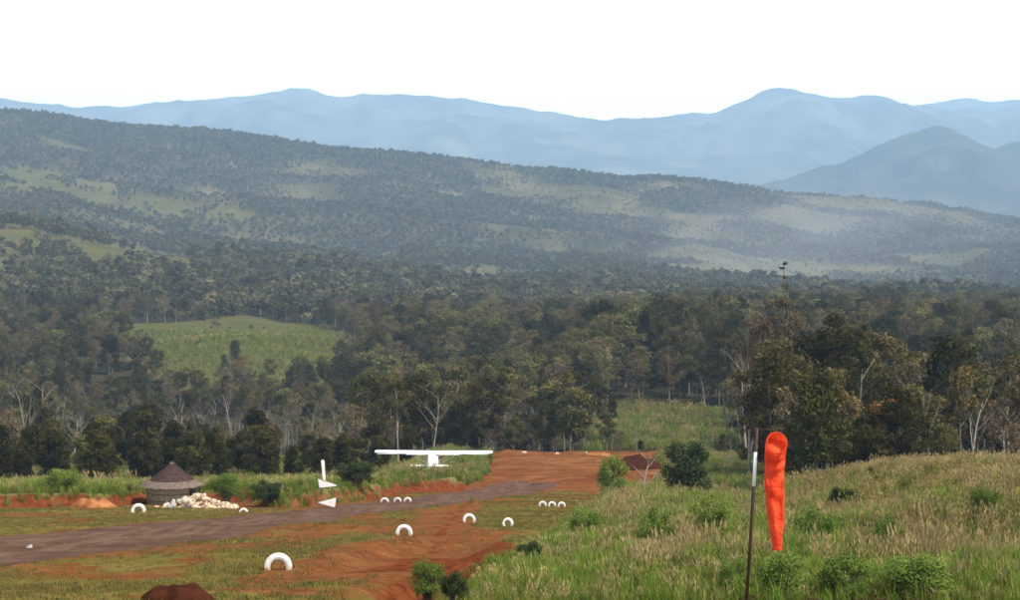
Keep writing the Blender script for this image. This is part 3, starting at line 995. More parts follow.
# foreground grass on the right of the strip
x, y = jitter_points(-6, 46, 38, 150, 0.26)
near, tall, plateau, face, red = zone_masks(x, y)
u = x - xr_edge(y)
keep = tall & ~plateau & (x < 0.285 * y + 6) & (y > 38.6) & (rng.random(len(x)) < np.interp(y, [30, 90, 150], [1.0, 0.85, 0.5]))
x, y = x[keep], y[keep]
def w_fore(x, y):
    n = fbm(x / 6.0, y / 7.0, 121, 3); n2 = fbm(x / 2.5, y / 3.0, 131, 2)
    n3 = fbm(x / 3.0, y / 4.0, 151, 3); n4 = fbm(x / 3.5, y / 5.0, 161, 3)
    px = 510 + F * x / y
    hill = sstep(12, 18, x) * sstep(50, 62, y)
    lush = sstep(0.34, 0.52, n) + 0.9 * np.exp(-((px - 790) / 75.0) ** 2) * sstep(95, 60, y) + 0.7 * sstep(52, 44, y) * sstep(760, 860, px)
    lush = lush + 0.8 * np.exp(-((px - 680) / 85.0) ** 2) * sstep(58, 74, y)
    lush = np.clip(lush * (1 - 0.88 * hill), 0, 1.6)
    dryw = np.clip(0.48 - 0.45 * lush + hill * 1.1, 0.04, 2)
    pl = np.clip(sstep(0.4, 0.6, n2), 0, 1) * (1 - 0.5 * hill) * (0.25 + 0.75 * (lush < 0.7))
    return np.stack([lush * 1.0 + 0.35, lush * 1.2 + 0.1, dryw * 0.8, dryw * 0.8, pl * 0.42 * (1 - 0.85 * hill), 0.35 + 0 * x,
                     0.5 * sstep(0.56, 0.68, n3) * (1 - 0.7 * hill), 0.9 * sstep(0.48, 0.62, n4), 0.22 * sstep(0.56, 0.68, n4) * (1 - 0.4 * hill)], -1)
place_grass('tall_grass', 'tall mixed green and straw-coloured grass covering the slope around the windsock', x, y, w_fore, 0.38, 0.82, 0.0,
            lambda x, y: (1 - 0.3 * sstep(11, 17, x)) * np.interp(y, [38, 46, 60], [0.55, 0.8, 1.0]) * (0.55 + 0.45 * sstep(5.5, 8.5, x - xr_edge(y))))

# grass on the left plateau
x, y = jitter_points(-95, -1, 110, 325, 0.55)
near, tall, plateau, face, red = zone_masks(x, y)
keep = (track_s(x, y) < -1.5) & (plateau | ((bank_s(x, y) > -0.3) & ((face < 0.5 * rng.random(len(x))) | (bank_s(x, y) > 0.5)) & (x < -2))) & (np.abs(x) < 0.30 * y + 6) & (rng.random(len(x)) < np.interp(y, [110, 160, 320], [1.0, 0.8, 0.4]))
x, y = x[keep], y[keep]
def w_left(x, y):
    n = fbm(x / 7.0, y / 9.0, 141, 3)
    g = sstep(0.25, 0.5, n); n4 = fbm(x / 3.5, y / 6.0, 163, 3)
    return np.stack([0.7 + g, 0.5 + g * 0.8, 0.35 * (1 - g) + .05, 0.25 * (1 - g) + .05, 0.12 * (1 - g), 0.5 + 0 * x, 0.5 * sstep(0.5, 0.62, n4), 0.3 * sstep(0.5, 0.62, n4), 0.25 * sstep(0.55, 0.65, n4)], -1)
place_grass('bank_grass', 'long green grass on top of the red cut bank behind the hut', x, y, w_left, 0.5, 0.9, 0.0, lambda x, y: np.where((x > -13) & (y > 186), 1.3, np.where(x > -13, 0.75, 1.0)))

# rough grass beyond the foreground rise, right of the strip end
x, y = jitter_points(4, 95, 150, 320, 0.7)
near, tall, plateau, face, red = zone_masks(x, y)
keep = tall & (x < 0.30 * y + 6)
x, y = x[keep], y[keep]
place_grass('rough_grass', 'rough grass slope between the dark bush and the forest edge', x, y, w_left, 0.7, 1.1)

# coarse growth in the glade beyond the strip end
x, y = jitter_points(10, 62, 325, 475, 0.9)
keep = open_mask(x, y)
x, y = x[keep], y[keep]
place_grass('glade_grass', 'coarse green growth in the glade beyond the strip end', x, y, w_left, 0.9, 2.2)

x, y = jitter_points(-190, -40, 600, 900, 1.9)
keep = open_mask(x, y)
x, y = x[keep], y[keep]
place_grass('clearing_grass', 'rough pasture on the grassy knoll left of centre', x, y, w_left, 0.5, 1.9)

# short turf on the strip
x, y = jitter_points(-34, 8, 38, 190, 0.30)
near, tall, plateau, face, red = zone_masks(x, y)
d_ = dirt_field(x, y); t_ = track_s(x, y)
keep = (~tall) & (face < 0.1) & (rng.random(len(x)) > d_ * 0.98) & (t_ < -0.1) & (np.abs(x) < 0.29 * y + 3) & (bank_s(x, y) < 0.2)
keep &= rng.random(len(x)) < np.interp(y, [38, 90, 190], [0.8, 0.55, 0.3])
x, y = x[keep], y[keep]
SHORT = [tuft('turf_a', 21, 14, 0.13, 0.03, 0.30, M['grass_short'], 0.9), tuft('turf_b', 22, 14, 0.17, 0.03, 0.28, M['grass_short'], 0.8)]
P = np.stack([x, y, H(x, y)], -1)
scatter('short_grass', 'short patchy turf growing along the dirt airstrip', 'grass', P, rng.integers(0, 2, len(x)),
        0.35 + 0.5 * fbm(x / 4, y / 4, 8, 2), rng.random(len(x)) * 6.28, SHORT)

# ------------------------------------------------------------------ forest
def blocked(x, y):
    """airstrip, plateau and grass hill carry no forest"""
    px = 510 + F * x / y
    lim = np.interp(px, [-100, 0, 120, 250, 330, 380, 470, 560, 600, 700, 740, 760, 800, 1020, 1100],
                    [215, 215, 212, 222, 240, 262, 322, 330, 335, 330, 205, 172, 168, 165, 165])
    return (y < lim) | open_mask(x, y)

ROOT_COUNT = {}
def region_words(px, y=0.0, h=0.0):
    marks = [(45, 'at the left picture edge'), (100, 'above the bush on the left bank'), (145, 'above the orange soil mound'), (205, 'directly behind the thatched hut'),
             (255, 'above the rubble heap'), (305, 'between rubble heap and marker stand'), (350, 'directly behind the marker stand'), (395, 'off the left wing tip of the aircraft'),
             (440, 'behind the left wing of the aircraft'), (495, 'behind the right wing of the aircraft'), (540, 'beyond the left end of the orange soil'),
             (590, 'beyond the middle of the orange soil'), (660, 'above the left part of the green glade'), (745, 'above the right part of the green glade'),
             (790, 'behind the windsock mouth'), (830, 'just right of the windsock'), (880, 'over the left foot of the dry hill'), (940, 'over the crest of the dry hill'), (2000, 'near the right picture edge')]
    near_ = 215 if px > 745 else 250 if px < 350 else 360
    depth = 'in front row' if y < near_ else 'in second row' if y < near_ * 1.2 else 'in third row' if y < near_ * 1.45 else 'farther back' if y < near_ * 1.8 else 'deep back'
    size = 'low' if h < 8.5 else 'mid-height' if h < 13 else 'tall'
    for m_, w_ in marks:
        if px < m_:
            return size, depth + ' ' + w_

def put_tree(name, label, kind_, i, x, y, h, group=None, rot=None, wide=1.0):
    t, c, h0 = PROTO[kind_][i % len(PROTO[kind_])]
    s = h / h0
    z = Hs(x, y)
    root = thing(name, label, 'tree', (x, y, z), random.random() * 6.28 if rot is None else rot, group, (s * wide, s * wide, s))
    obj('trunk', t, root); obj('crown', c, root)
    return root

def put_dead(name, label, i, x, y, h, group=None, wide=1.0):
    z = Hs(x, y)
    s = h / 13.0
    root = tag(obj(name, DEAD[i % len(DEAD)], None, (x, y, z), (0, 0, random.random() * 6.28), (s * wide, s * wide, s)), label, 'tree', group)
    return root

taken = []
def special(px, d, top_row, kind_, i, label, name, wide=1.0):
    x = PX(px, d); z = Hs(x, d)
    h = PZ(top_row, d) - z
    taken.append((x, d, 3.0))
    return put_tree(name, label, kind_, i, x, d, h, None, None, wide)

special(785, 236, 296, 'tallbrown', 0, 'tallest brownish tree with open crown just above the windsock', 'tall_tree')
tt = bpy.data.objects['tall_tree']
_h0 = PROTO['tallbrown'][0][2]; _ld = MB()
_ld.tube([(0.3, 0, _h0 * 0.9), (0.25, 0.1, _h0 + 2.2), (0.05, 0.0, _h0 + 4.3)], [0.07, 0.05, 0.02], 5)
_l = _ld.build('leader', M['bark'], tt)
_Q, _q = leaf_quads([(0.05, 0, _h0 + 4.2), (0.3, 0.2, _h0 + 3.6), (0.2, 0.0, _h0 + 2.4), (-0.2, 0.0, _h0 + 1.2)], [0.35, 0.3, 0.3, 0.5], [26, 18, 14, 30], 0.2, 5)
obj('leader_leaves', mesh_np('leader_leaves', _Q, _q, mats=[M['leaf_dark']]), tt)
special(757, 246, 316, 'tallbrown', 1, 'tall thin-crowned brownish tree left of the windsock top', 'tall_tree')
special(838, 222, 314, 'tallpine', 0, 'tall nearly black narrow tree right of the windsock', 'tall_tree', 1.05)
special(818, 214, 372, 'brown', 1, 'shorter brown tree between the windsock and the black narrow tree', 'bushy_tree')
special(862, 240, 356, 'olive', 0, 'olive tree just right of the black narrow tree', 'spreading_tree')
special(892, 205, 394, 'rust', 0, 'rust and yellow tinted small tree above the dry grass hill', 'rusty_tree')
special(945, 232, 338, 'dense', 0, 'tall dark rounded tree above the middle of dry grass hill', 'rounded_tree')
special(912, 226, 362, 'brown', 2, 'brown sparse tree above the crest of dry grass hill', 'sparse_tree')
special(1007, 206, 352, 'slender', 0, 'tree with straight pale trunk near the right picture edge', 'slender_tree')
special(985, 222, 362, 'brown', 0, 'brownish tree just left of the pale-trunked tree at right edge', 'sparse_tree')
special(724, 420, 330, 'spread', 1, 'broad dark tree standing over the right end of the green glade', 'spreading_tree')
special(668, 560, 297, 'dense', 1, 'large domed tree rising highest above the green glade', 'rounded_tree', 1.6)
special(622, 565, 306, 'dense', 2, 'domed dark tree left of the largest domed tree', 'rounded_tree', 1.3)
special(703, 520, 312, 'spread', 2, 'dark round-topped tree right of the largest domed tree', 'spreading_tree')
special(553, 350, 382, 'yellow', 0, 'pale yellowish tree at forest edge beyond the strip end', 'pale_tree')
special(432, 345, 372, 'slender', 1, 'slender tree with tall bare trunk right behind the aircraft', 'slender_tree')
special(414, 338, 392, 'olive', 1, 'olive tree rising behind the left wing of the aircraft', 'spreading_tree')
special(460, 342, 366, 'slender', 2, 'slender tall tree behind the right wing of the aircraft', 'slender_tree')
special(476, 350, 384, 'brown', 0, 'brownish thin tree behind the right wing tip of the aircraft', 'sparse_tree')
special(505, 352, 366, 'slender', 3, 'slender tall tree above the left end of the orange soil', 'slender_tree')
special(585, 372, 370, 'spread', 2, 'tall dark spreading tree above the middle of the orange soil', 'spreading_tree')
special(352, 268, 404, 'brown', 0, 'brown thin tree above the marker stand', 'sparse_tree')

# individual trees filling the forest belt
cand = []
x, y = jitter_points(-300, 300, 165, 960, 6.4)
ok = (np.abs(x) < 0.285 * y + 8) & ~blocked(x, y)
ok &= rng.random(len(x)) < np.interp(y, [165, 420, 700, 960], [0.95, 0.75, 0.62, 0.62])
x, y = x[ok], y[ok]
order = np.argsort(y)
x, y = x[order], y[order]
pxs = 510 + F * x / y
zs = H(x, y)
nA = 0
mid_pts = []; mid_kind = []; mid_h = []
KN = {'spread': ('spreading_tree', 'dark spreading tree'), 'dense': ('rounded_tree', 'dark round-crowned tree'),
      'olive': ('olive_tree', 'olive green tree'), 'brown': ('sparse_tree', 'brownish thin-leaved tree'),
      'slender': ('slender_tree', 'slender bare-trunked tree'), 'yellow': ('pale_tree', 'yellowish green tree'),
      'rust': ('rusty_tree', 'rust coloured tree'), 'thicket': ('thicket_tree', 'dark low-branched bushy tree')}
dead_n = 0
kind_count = {}
for xi, yi, pi, zi in zip(x, y, pxs, zs):
    if any((xi - tx) ** 2 + (yi - ty) ** 2 < tr * tr for tx, ty, tr in taken):
        continue
    if yi > 330 and random.random() < 0.04:
        pass
    r = random.random()
    left = pi < 370
    n = float(fbm(np.array([xi / 28.0]), np.array([yi / 28.0]), 171, 2)[0])
    # height of the stand
    if left:
        h = np.interp(yi, [200, 260, 300, 420, 560, 700, 960], [5.2, 6.4, 9, 11, 9.5, 12, 14])
        if 60 < pi < 370 and 285 < yi < 650: h *= 0.66 if yi < 480 else 0.85
    elif pi < 590:
        h = np.interp(yi, [320, 400, 600, 960], [12, 15.5, 16, 14])
    elif pi < 745:
        h = np.interp(yi, [330, 400, 470, 600, 960], [5, 9, 17, 19, 14])
    else:
        h = np.interp(yi, [165, 230, 400, 600, 960], [11, 15, 15, 17, 14]) * ((0.98 if pi < 880 else 0.82) if yi < 330 else 1.0)
    h *= random.uniform(0.5, 1.22)
    deadp = (0.0 if (left and yi < 262) else 0.45 if (left and 280 < yi < 580 and n > 0.36) else 0.22)
    if 580 < pi < 745 and yi < 470: deadp = 0.4
    if r < deadp and dead_n < 298 and yi < 700 and (left or dead_n % 1 == 0):
        dead_n += 1
        h *= (1.45 if left and 280 < yi < 580 else 1.0) * random.uniform(0.8, 1.1)
        sz, wh = region_words(pi, yi, h)
        put_dead('dead_tree', sz + ' pale dead tree ' + wh, dead_n, xi, yi, h, 'bare pale trees in the forest')
        continue
    r = random.random()
    if left and yi < 300:
        kd = 'thicket' if r < 0.68 else 'dense' if r < 0.76 else 'olive' if r < 0.86 else 'yellow' if r < 0.91 else 'brown'
    else:
        kd = 'spread' if r < 0.22 else 'dense' if r < 0.36 else 'olive' if r < 0.56 else 'brown' if r < 0.72 else 'slender' if r < 0.92 else 'yellow'
        if yi < 420 and random.random() < 0.28:
            kd = 'thicket'; h *= 0.5
    if nA < 330 and kind_count.get(kd, 0) < 290:
        nA += 1
        kind_count[kd] = kind_count.get(kd, 0) + 1
        nm, lb = KN[kd]
        sz, wh = region_words(pi, yi, h)
        put_tree(nm, sz + ' ' + lb + ' ' + wh, kd, nA, xi, yi, h, 'living trees of the forest belt')
    else:
        mid_pts.append((xi, yi, zi)); mid_h.append(h); mid_kind.append(['spread', 'dense', 'olive', 'brown', 'slender', 'yellow'].index('dense' if kd == 'thicket' else kd))
print('individual trees', nA, 'dead', dead_n, 'mass', len(mid_pts))

# forest mass in the valley
def joined(kind_, i):
    t, c, h0 = PROTO[kind_][i]
    bm = bmesh.new(); bm.from_mesh(t); nf0 = len(bm.faces); bm.from_mesh(c)
    for f in list(bm.faces)[nf0:]: f.material_index = 1
    me = bpy.data.meshes.new('stand_' + kind_); bm.to_mesh(me); bm.free()
    me.materials.append(t.materials[0]); me.materials.append(c.materials[0])
    return me, h0
stand = [joined('spread', 0), joined('dense', 0), joined('olive', 0), joined('brown', 0), joined('slender', 0), joined('yellow', 0)]
hn = np.array([s[1] for s in stand])
mk = np.array(mid_kind)
scatter('valley_forest', 'mass of dark forest filling the valley behind the front trees', 'forest', np.array(mid_pts), mk,
        np.array(mid_h) / hn[mk], rng.random(len(mk)) * 6.28, [s[0] for s in stand])

# scrub dotted over the clearings
x, y = jitter_points(-420, 420, 320, 1700, 6.0)
op = open_mask(x, y) & (np.abs(x) < 0.3 * y)
n_ = fbm(x / 30.0, y / 30.0, 181, 3)
op &= rng.random(len(x)) < 0.004 + 0.6 * sstep(0.58, 0.7, n_) * (y > 900)
x, y = x[op], y[op]
scrub_x, scrub_y = x, y
# forest on the hill
x, y = jitter_points(-1100, 1100, 960, 3800, 6.6)
ok = (np.abs(x) < 0.285 * y + 12) & ~open_mask(x, y)
x, y = x[ok], y[ok]
z = H(x, y); px, row = image_of(x, y, z)
dn = fbm(x / 150.0, y / 130.0, 15, 5) + 0.10 * sstep(480, 760, px) - 0.05
dens = np.where(y > 1550, 1 - 0.8 * sstep(0.48, 0.66, dn), 0.95)
clump = fbm(x / 60.0, y / 60.0, 19, 3)
dens = dens * (0.55 + 0.7 * sstep(0.3, 0.55, clump))
ok = rng.random(len(x)) < dens
x, y, z, dn, px = x[ok], y[ok], z[ok], dn[ok], px[ok]
hill_protos = [low_tree('hill_tree_a', 1, 10, 4.6, 9, 26, 1.0, M['leaf_hill']), low_tree('hill_tree_b', 2, 12, 4.2, 9, 26, 1.0, M['leaf_hill']),
               low_tree('hill_tree_c', 3, 8, 4.8, 8, 26, 1.0, M['leaf_hill']), low_tree('hill_tree_d', 4, 13, 3.6, 9, 24, 0.9, M['leaf_hill'])]
hs = (0.38 + 0.55 * rng.random(len(x)) ** 1.6) * np.interp(y, [960, 1500, 2000, 3500], [1.2, 1.2, 1.0, 1.1]) * (1 - 0.55 * np.where(y > 1550, sstep(0.46, 0.66, dn), 0))
scatter('hill_forest', 'scrubby forest covering the long hillside', 'forest', np.stack([x, y, z], -1), rng.integers(0, 4, len(x)), hs,
        rng.random(len(x)) * 6.28, hill_protos)
print('hill trees', len(x))
x, y = scrub_x, scrub_y
scatter('glade_scrub', 'low scrub dotted over the green clearings', 'scrub', np.stack([x, y, H(x, y)], -1), rng.integers(0, 3, len(x)), 0.08 + 0.34 * rng.random(len(x)) ** 3,
        rng.random(len(x)) * 6.28, [low_tree('scrub_%d' % i, 20 + i, 7, 5.0, 9, 60, 0.7, M['leaf_olive'], False) for i in range(3)])

# ------------------------------------------------------------------ bushes in the grass
def bush_meshes(tag_, seed, h, w, n, per, leaf, mat):
    r = random.Random(seed)
    mb = MB(); cents = []; radii = []
    for i in range(n):
        a = i * 2.4 + r.uniform(-.4, .4); R = w * math.sqrt((i + .5) / n) * 0.8
        e = Vector((math.cos(a) * R, math.sin(a) * R, h * r.uniform(0.3, 1.0) * (1 - 0.45 * (R / w) ** 2)))
        mb.tube([(0, 0, -0.15), e * 0.5 + Vector((0, 0, 0.05)), e], [0.03, 0.02, 0.008], 4, False)
        cents.append(e); radii.append(w * r.uniform(0.25, 0.42))
    Q, q = leaf_quads(cents, radii, [per] * n, leaf, seed, up=0.5, flat=0.9, aspect=0.42)
    return mb.mesh(tag_ + '_stem', M['bark']), mesh_np(tag_ + '_foliage', Q, q, mats=[mat])

BUSH = [bush_meshes('green_bush%d' % i, 40 + i, 1.0, 0.62, 30, 240, 0.028, M['leaf_bush']) for i in range(3)]
BUSHD = [bush_meshes('dark_bush%d' % i, 60 + i, 1.0, 0.5, 30, 240, 0.028, M['leaf_bushdark']) for i in range(2)]

def put_bush(px, base, hpx, wpx, label, B, i, name='bush', d=None):
    """base: row where the foot meets the ground (or a given distance)"""
    if d is None:
        ds = np.arange(40, 200, 0.25)
        rows = YH - F * H(PX(px, ds), ds) / ds
        hit = np.where(rows <= base)[0]
        d = float(ds[hit[0]]) if len(hit) else 90.0
    x = PX(px, d); z = Hs(x, d)
    st, fo = B[i % len(B)]
    h = hpx / F * d; w = wpx / F * d / (1.5 if B is BUSH else 1.15)
    root = thing(name, label, 'bush', (x, d, z), random.random() * 6.28, None, (w, w, h))
    obj('stem', st, root); obj('foliage', fo, root)
    return root

put_bush(687, 0, 60, 58, 'dark green conical bush standing alone left of the windsock pole', BUSHD, 0, 'dark_bush', 140)
put_bush(613, 0, 40, 42, 'round bright green bush at the right edge of the orange soil', BUSH, 0, 'bush', 146)
put_bush(428, 600, 42, 46, 'leafy green bush overhanging the red gully by the strip', BUSH, 1)
put_bush(454, 606, 36, 36, 'darker green bush on the right lip of the red gully', BUSHD, 1)
put_bush(712, 545, 52, 60, 'green bush in tall grass below the dark conical bush', BUSH, 2)
put_bush(888, 562, 42, 48, 'small bright green bush on the slope of the dry grass hill', BUSH, 0)
put_bush(918, 612, 52, 90, 'large bright green bush at the bottom right in the grass', BUSH, 1)
put_bush(818, 556, 50, 62, 'green bush right of the windsock tail', BUSH, 2)
put_bush(846, 604, 48, 74, 'green bush low in the grass left of the large bottom right bush', BUSH, 0)
put_bush(782, 606, 54, 66, 'green bush in the grass directly under the windsock tail', BUSH, 1)
put_bush(842, 512, 26, 34, 'dark shrub at the foot of the dry grass hill', BUSHD, 1)
put_bush(586, 540, 34, 46, 'green bush at the grass edge beside the right trio of tyres', BUSH, 2)
put_bush(655, 556, 46, 56, 'green bush in pale grass below the dead forked shrub', BUSH, 0)
put_bush(985, 520, 34, 40, 'faded green bush high on the dry grass hill near right edge', BUSH, 1)
put_bush(735, 600, 44, 50, 'green bush just left of the windsock pole near the bottom', BUSH, 2)
put_bush(532, 566, 26, 40, 'low dark green bush at the grass edge right of the orange hollow', BUSHD, 1)
put_bush(62, 0, 26, 56, 'green bush on the left bank above the red soil', BUSH, 2, 'bush', 130)
put_bush(270, 0, 22, 44, 'dark green shrub on the bank between hut and marker stand', BUSHD, 1, 'bush', 129)
put_bush(226, 0, 30, 40, 'green shrub on the bank just right of the hut', BUSH, 1, 'bush', 137)
put_bush(356, 0, 26, 46, 'green shrub on the bank just right of the marker stand', BUSHD, 0, 'bush', 147)
dx = PX(640, 158)
tag(obj('dead_shrub', make_dead_mesh('dead_shrub', 77, 4.6, M['bark_pale'], 0.5, 2, 0.16), None, (dx, 158, Hs(dx, 158)), (0, 0, 0.6)),
    'pale forked dead shrub between the bright and the dark bush', 'tree')

# ------------------------------------------------------------------ aircraft
def build_plane():
    d = 200.0
    x = PX(433.5, d); z = PZ(452.5, d) - 2.32
    root = thing('light_aircraft', 'white high-wing light aircraft seen from behind on the grassy bank', 'aircraft', (x, d, z), -math.atan2(0.045, 1.0))
    W = M['plane_white']
    # fuselage sections along y (nose +y)
    secs = [(3.05, 0.16, 0.14, 1.12), (2.9, 0.36, 0.32, 1.14), (2.1, 0.52, 0.46, 1.18), (1.5, 0.60, 0.55, 1.25), (0.9, 0.62, 0.74, 1.42),
            (0.2, 0.62, 0.80, 1.46), (-0.8, 0.60, 0.76, 1.46), (-1.6, 0.52, 0.62, 1.46), (-2.8, 0.36, 0.42, 1.46), (-4.2, 0.22, 0.26, 1.46), (-5.6, 0.10, 0.14, 1.48), (-5.9, 0.05, 0.08, 1.50)]
    rings = []
    n = 20
    for yy, a, b, cz in secs:
        rings.append([(math.copysign(abs(math.cos(t)) ** 0.7, math.cos(t)) * a, yy, cz + math.copysign(abs(math.sin(t)) ** 0.7, math.sin(t)) * b) for t in [2 * math.pi * k / n for k in range(n)]])
    fus = MB().loft(rings).build('fuselage', W, root, True)
    # wing
    def foil(c, t):
        up = [(1 - q) for q in (0, .15, .35, .6, .8, .93, 1)]
        pts = []
        for q in (0, .1, .3, .55, .78, .92, 1.0):
            pts.append((q, t * (0.55 * math.sqrt(max(q, 0)) * (1.35 - q) * 1.6 if q < 1 else 0.0) * 0.9))
        low = [(q, -t * 0.28 * math.sin(math.pi * q)) for q in (.85, .6, .35, .12)]
        return [(c * (0.3 - p[0]), c * p[1]) for p in pts] + [(c * (0.3 - p[0]), c * p[1]) for p in low]
    half = 6.2
    rings = []
    for sx, ch, dz in ((-half, 1.0, 0.10), (-half + .12, 1.4, 0.10), (-3, 1.85, 0.04), (0, 1.9, 0), (3, 1.85, 0.04), (half - .12, 1.4, 0.10), (half, 1.0, 0.10)):
        rings.append([(sx, 0.45 + py_, 2.24 + dz + pz_) for py_, pz_ in foil(ch, 0.26)])
    MB().loft(rings).build('wing', W, root, True)
    # control surface strips
    for s in (-1, 1):
        MB().box((s * 4.4, -0.74, 2.27), (2.9, 0.06, 0.06)).build('aileron', W, root)
        MB().box((s * 1.75, -0.90, 2.25), (2.1, 0.10, 0.10)).build('flap', W, root)
        MB().tube([(s * 0.58, 0.5, 1.0), (s * 2.7, 0.5, 2.24)], [0.028, 0.024], 6).build('wing_strut', W, root)
        # tailplane half
        rr = [[(s * q, -5.0 + dy * ch - 0.25 * abs(q) / 2, 1.66 + dzz) for dy, dzz in ((0.35, 0.0), (0.1, 0.07), (-0.6, 0.05), (-0.62, -0.05), (0.1, -0.07))] for q, ch in ((0.04, 1.15), (1.0, 1.0), (1.85, 0.78), (1.98, 0.6))]
        MB().loft(rr).build('tailplane', W, root, True)
        # main wheels
        MB().tube([(s * 0.5, 0.0, 0.8), (s * 0.95, -0.05, 0.35), (s * 1.15, -0.05, 0.24)], [0.06, 0.05, 0.04], 6).build('gear_leg', W, root)
        wh = MB()
        prof = [(0.10, -.08), (0.20, -.09), (0.24, -.05), (0.25, 0), (0.24, .05), (0.20, .09), (0.10, .08)]
        wh.loft([[(s * 1.2 + o_, -0.05 + math.cos(a) * r_, 0.25 + math.sin(a) * r_) for a in [2 * math.pi * k / 16 for k in range(16)]] for r_, o_ in prof])
        w_ = wh.build('wheel', M['rubber'], root, True)
        MB().tube([(s * 1.2 - .095, -0.05, .25), (s * 1.2 + .095, -0.05, .25)], [0.1, 0.1], 10).build('hub', M['metal'], w_)
        # side windows
        for yy, ww in ((0.9, .5), (0.2, .55), (-0.5, .5)):
            MB().box((s * 0.60, yy, 1.78), (0.04, ww, 0.34)).build('window', M['plane_glass'], root)
    # fin with rudder
    rr = [[(tx * w_, yy, zz) for tx, yy in ((0, y0), (0.055, y0 - 0.25), (0.04, y1), (-0.04, y1), (-0.055, y0 - 0.25))] for zz, y0, y1, w_ in ((1.55, -3.9, -5.75, 1.6), (2.0, -4.6, -5.8, 1.25), (2.7, -5.15, -5.95, 1.0), (3.0, -5.35, -6.0, 0.8))]
    MB().loft(rr).build('fin', W, root, True)
    MB().loft([[(tx, yy, zz) for tx, yy in ((-.045, y1 - .02), (.045, y1 - .02), (.012, y1 - .42), (-.012, y1 - .42))] for zz, y1 in ((1.5, -5.75), (3.0, -6.0))]).build('rudder', W, root)
    # windscreen, rear glass
    MB().loft([[(-.5, 1.42, 1.72), (.5, 1.42, 1.72), (.5, 1.38, 1.68), (-.5, 1.38, 1.68)], [(-.5, .98, 2.12), (.5, .98, 2.12), (.5, .94, 2.08), (-.5, .94, 2.08)]]).build('windscreen', M['plane_glass'], root)
    # nose wheel
    MB().tube([(0, 2.1, 0.8), (0, 2.2, 0.24)], [0.05, 0.04], 6).build('gear_leg', W, root)
    prof = [(0.08, -.06), (0.17, -.07), (0.21, -.03), (0.21, .03), (0.17, .07), (0.08, .06)]
    MB().loft([[(o_, 2.2 + math.cos(a) * r_, 0.21 + math.sin(a) * r_) for a in [2 * math.pi * k / 14 for k in range(14)]] for r_, o_ in prof]).build('wheel', M['rubber'], root, True)
    # propeller
    sp = MB().loft([[(math.cos(a) * r_, yy, 1.13 + math.sin(a) * r_) for a in [2 * math.pi * k / 12 for k in range(12)]] for yy, r_ in ((3.03, .17), (3.2, .13), (3.34, .03))]).build('spinner', W, root, True)
    for a in (0.5, 0.5 + math.pi * 2 / 3, 0.5 + math.pi * 4 / 3):
        c_, s_ = math.cos(a), math.sin(a)
        MB().loft([[(c_ * r_ - s_ * o_, 3.12 + t_, 1.13 + s_ * r_ + c_ * o_) for o_, t_ in ((-w_, .03), (w_, -.03), (w_, -.05), (-w_, .01))] for r_, w_ in ((.1, .05), (.5, .09), (1.0, .03))]).build('propeller_blade', M['rubber'], root)
    MB().tube([(0.0, -0.4, 2.2), (-0.02, -0.55, 2.62)], [0.02, 0.012], 5).build('antenna', W, root)
    return root
build_plane()

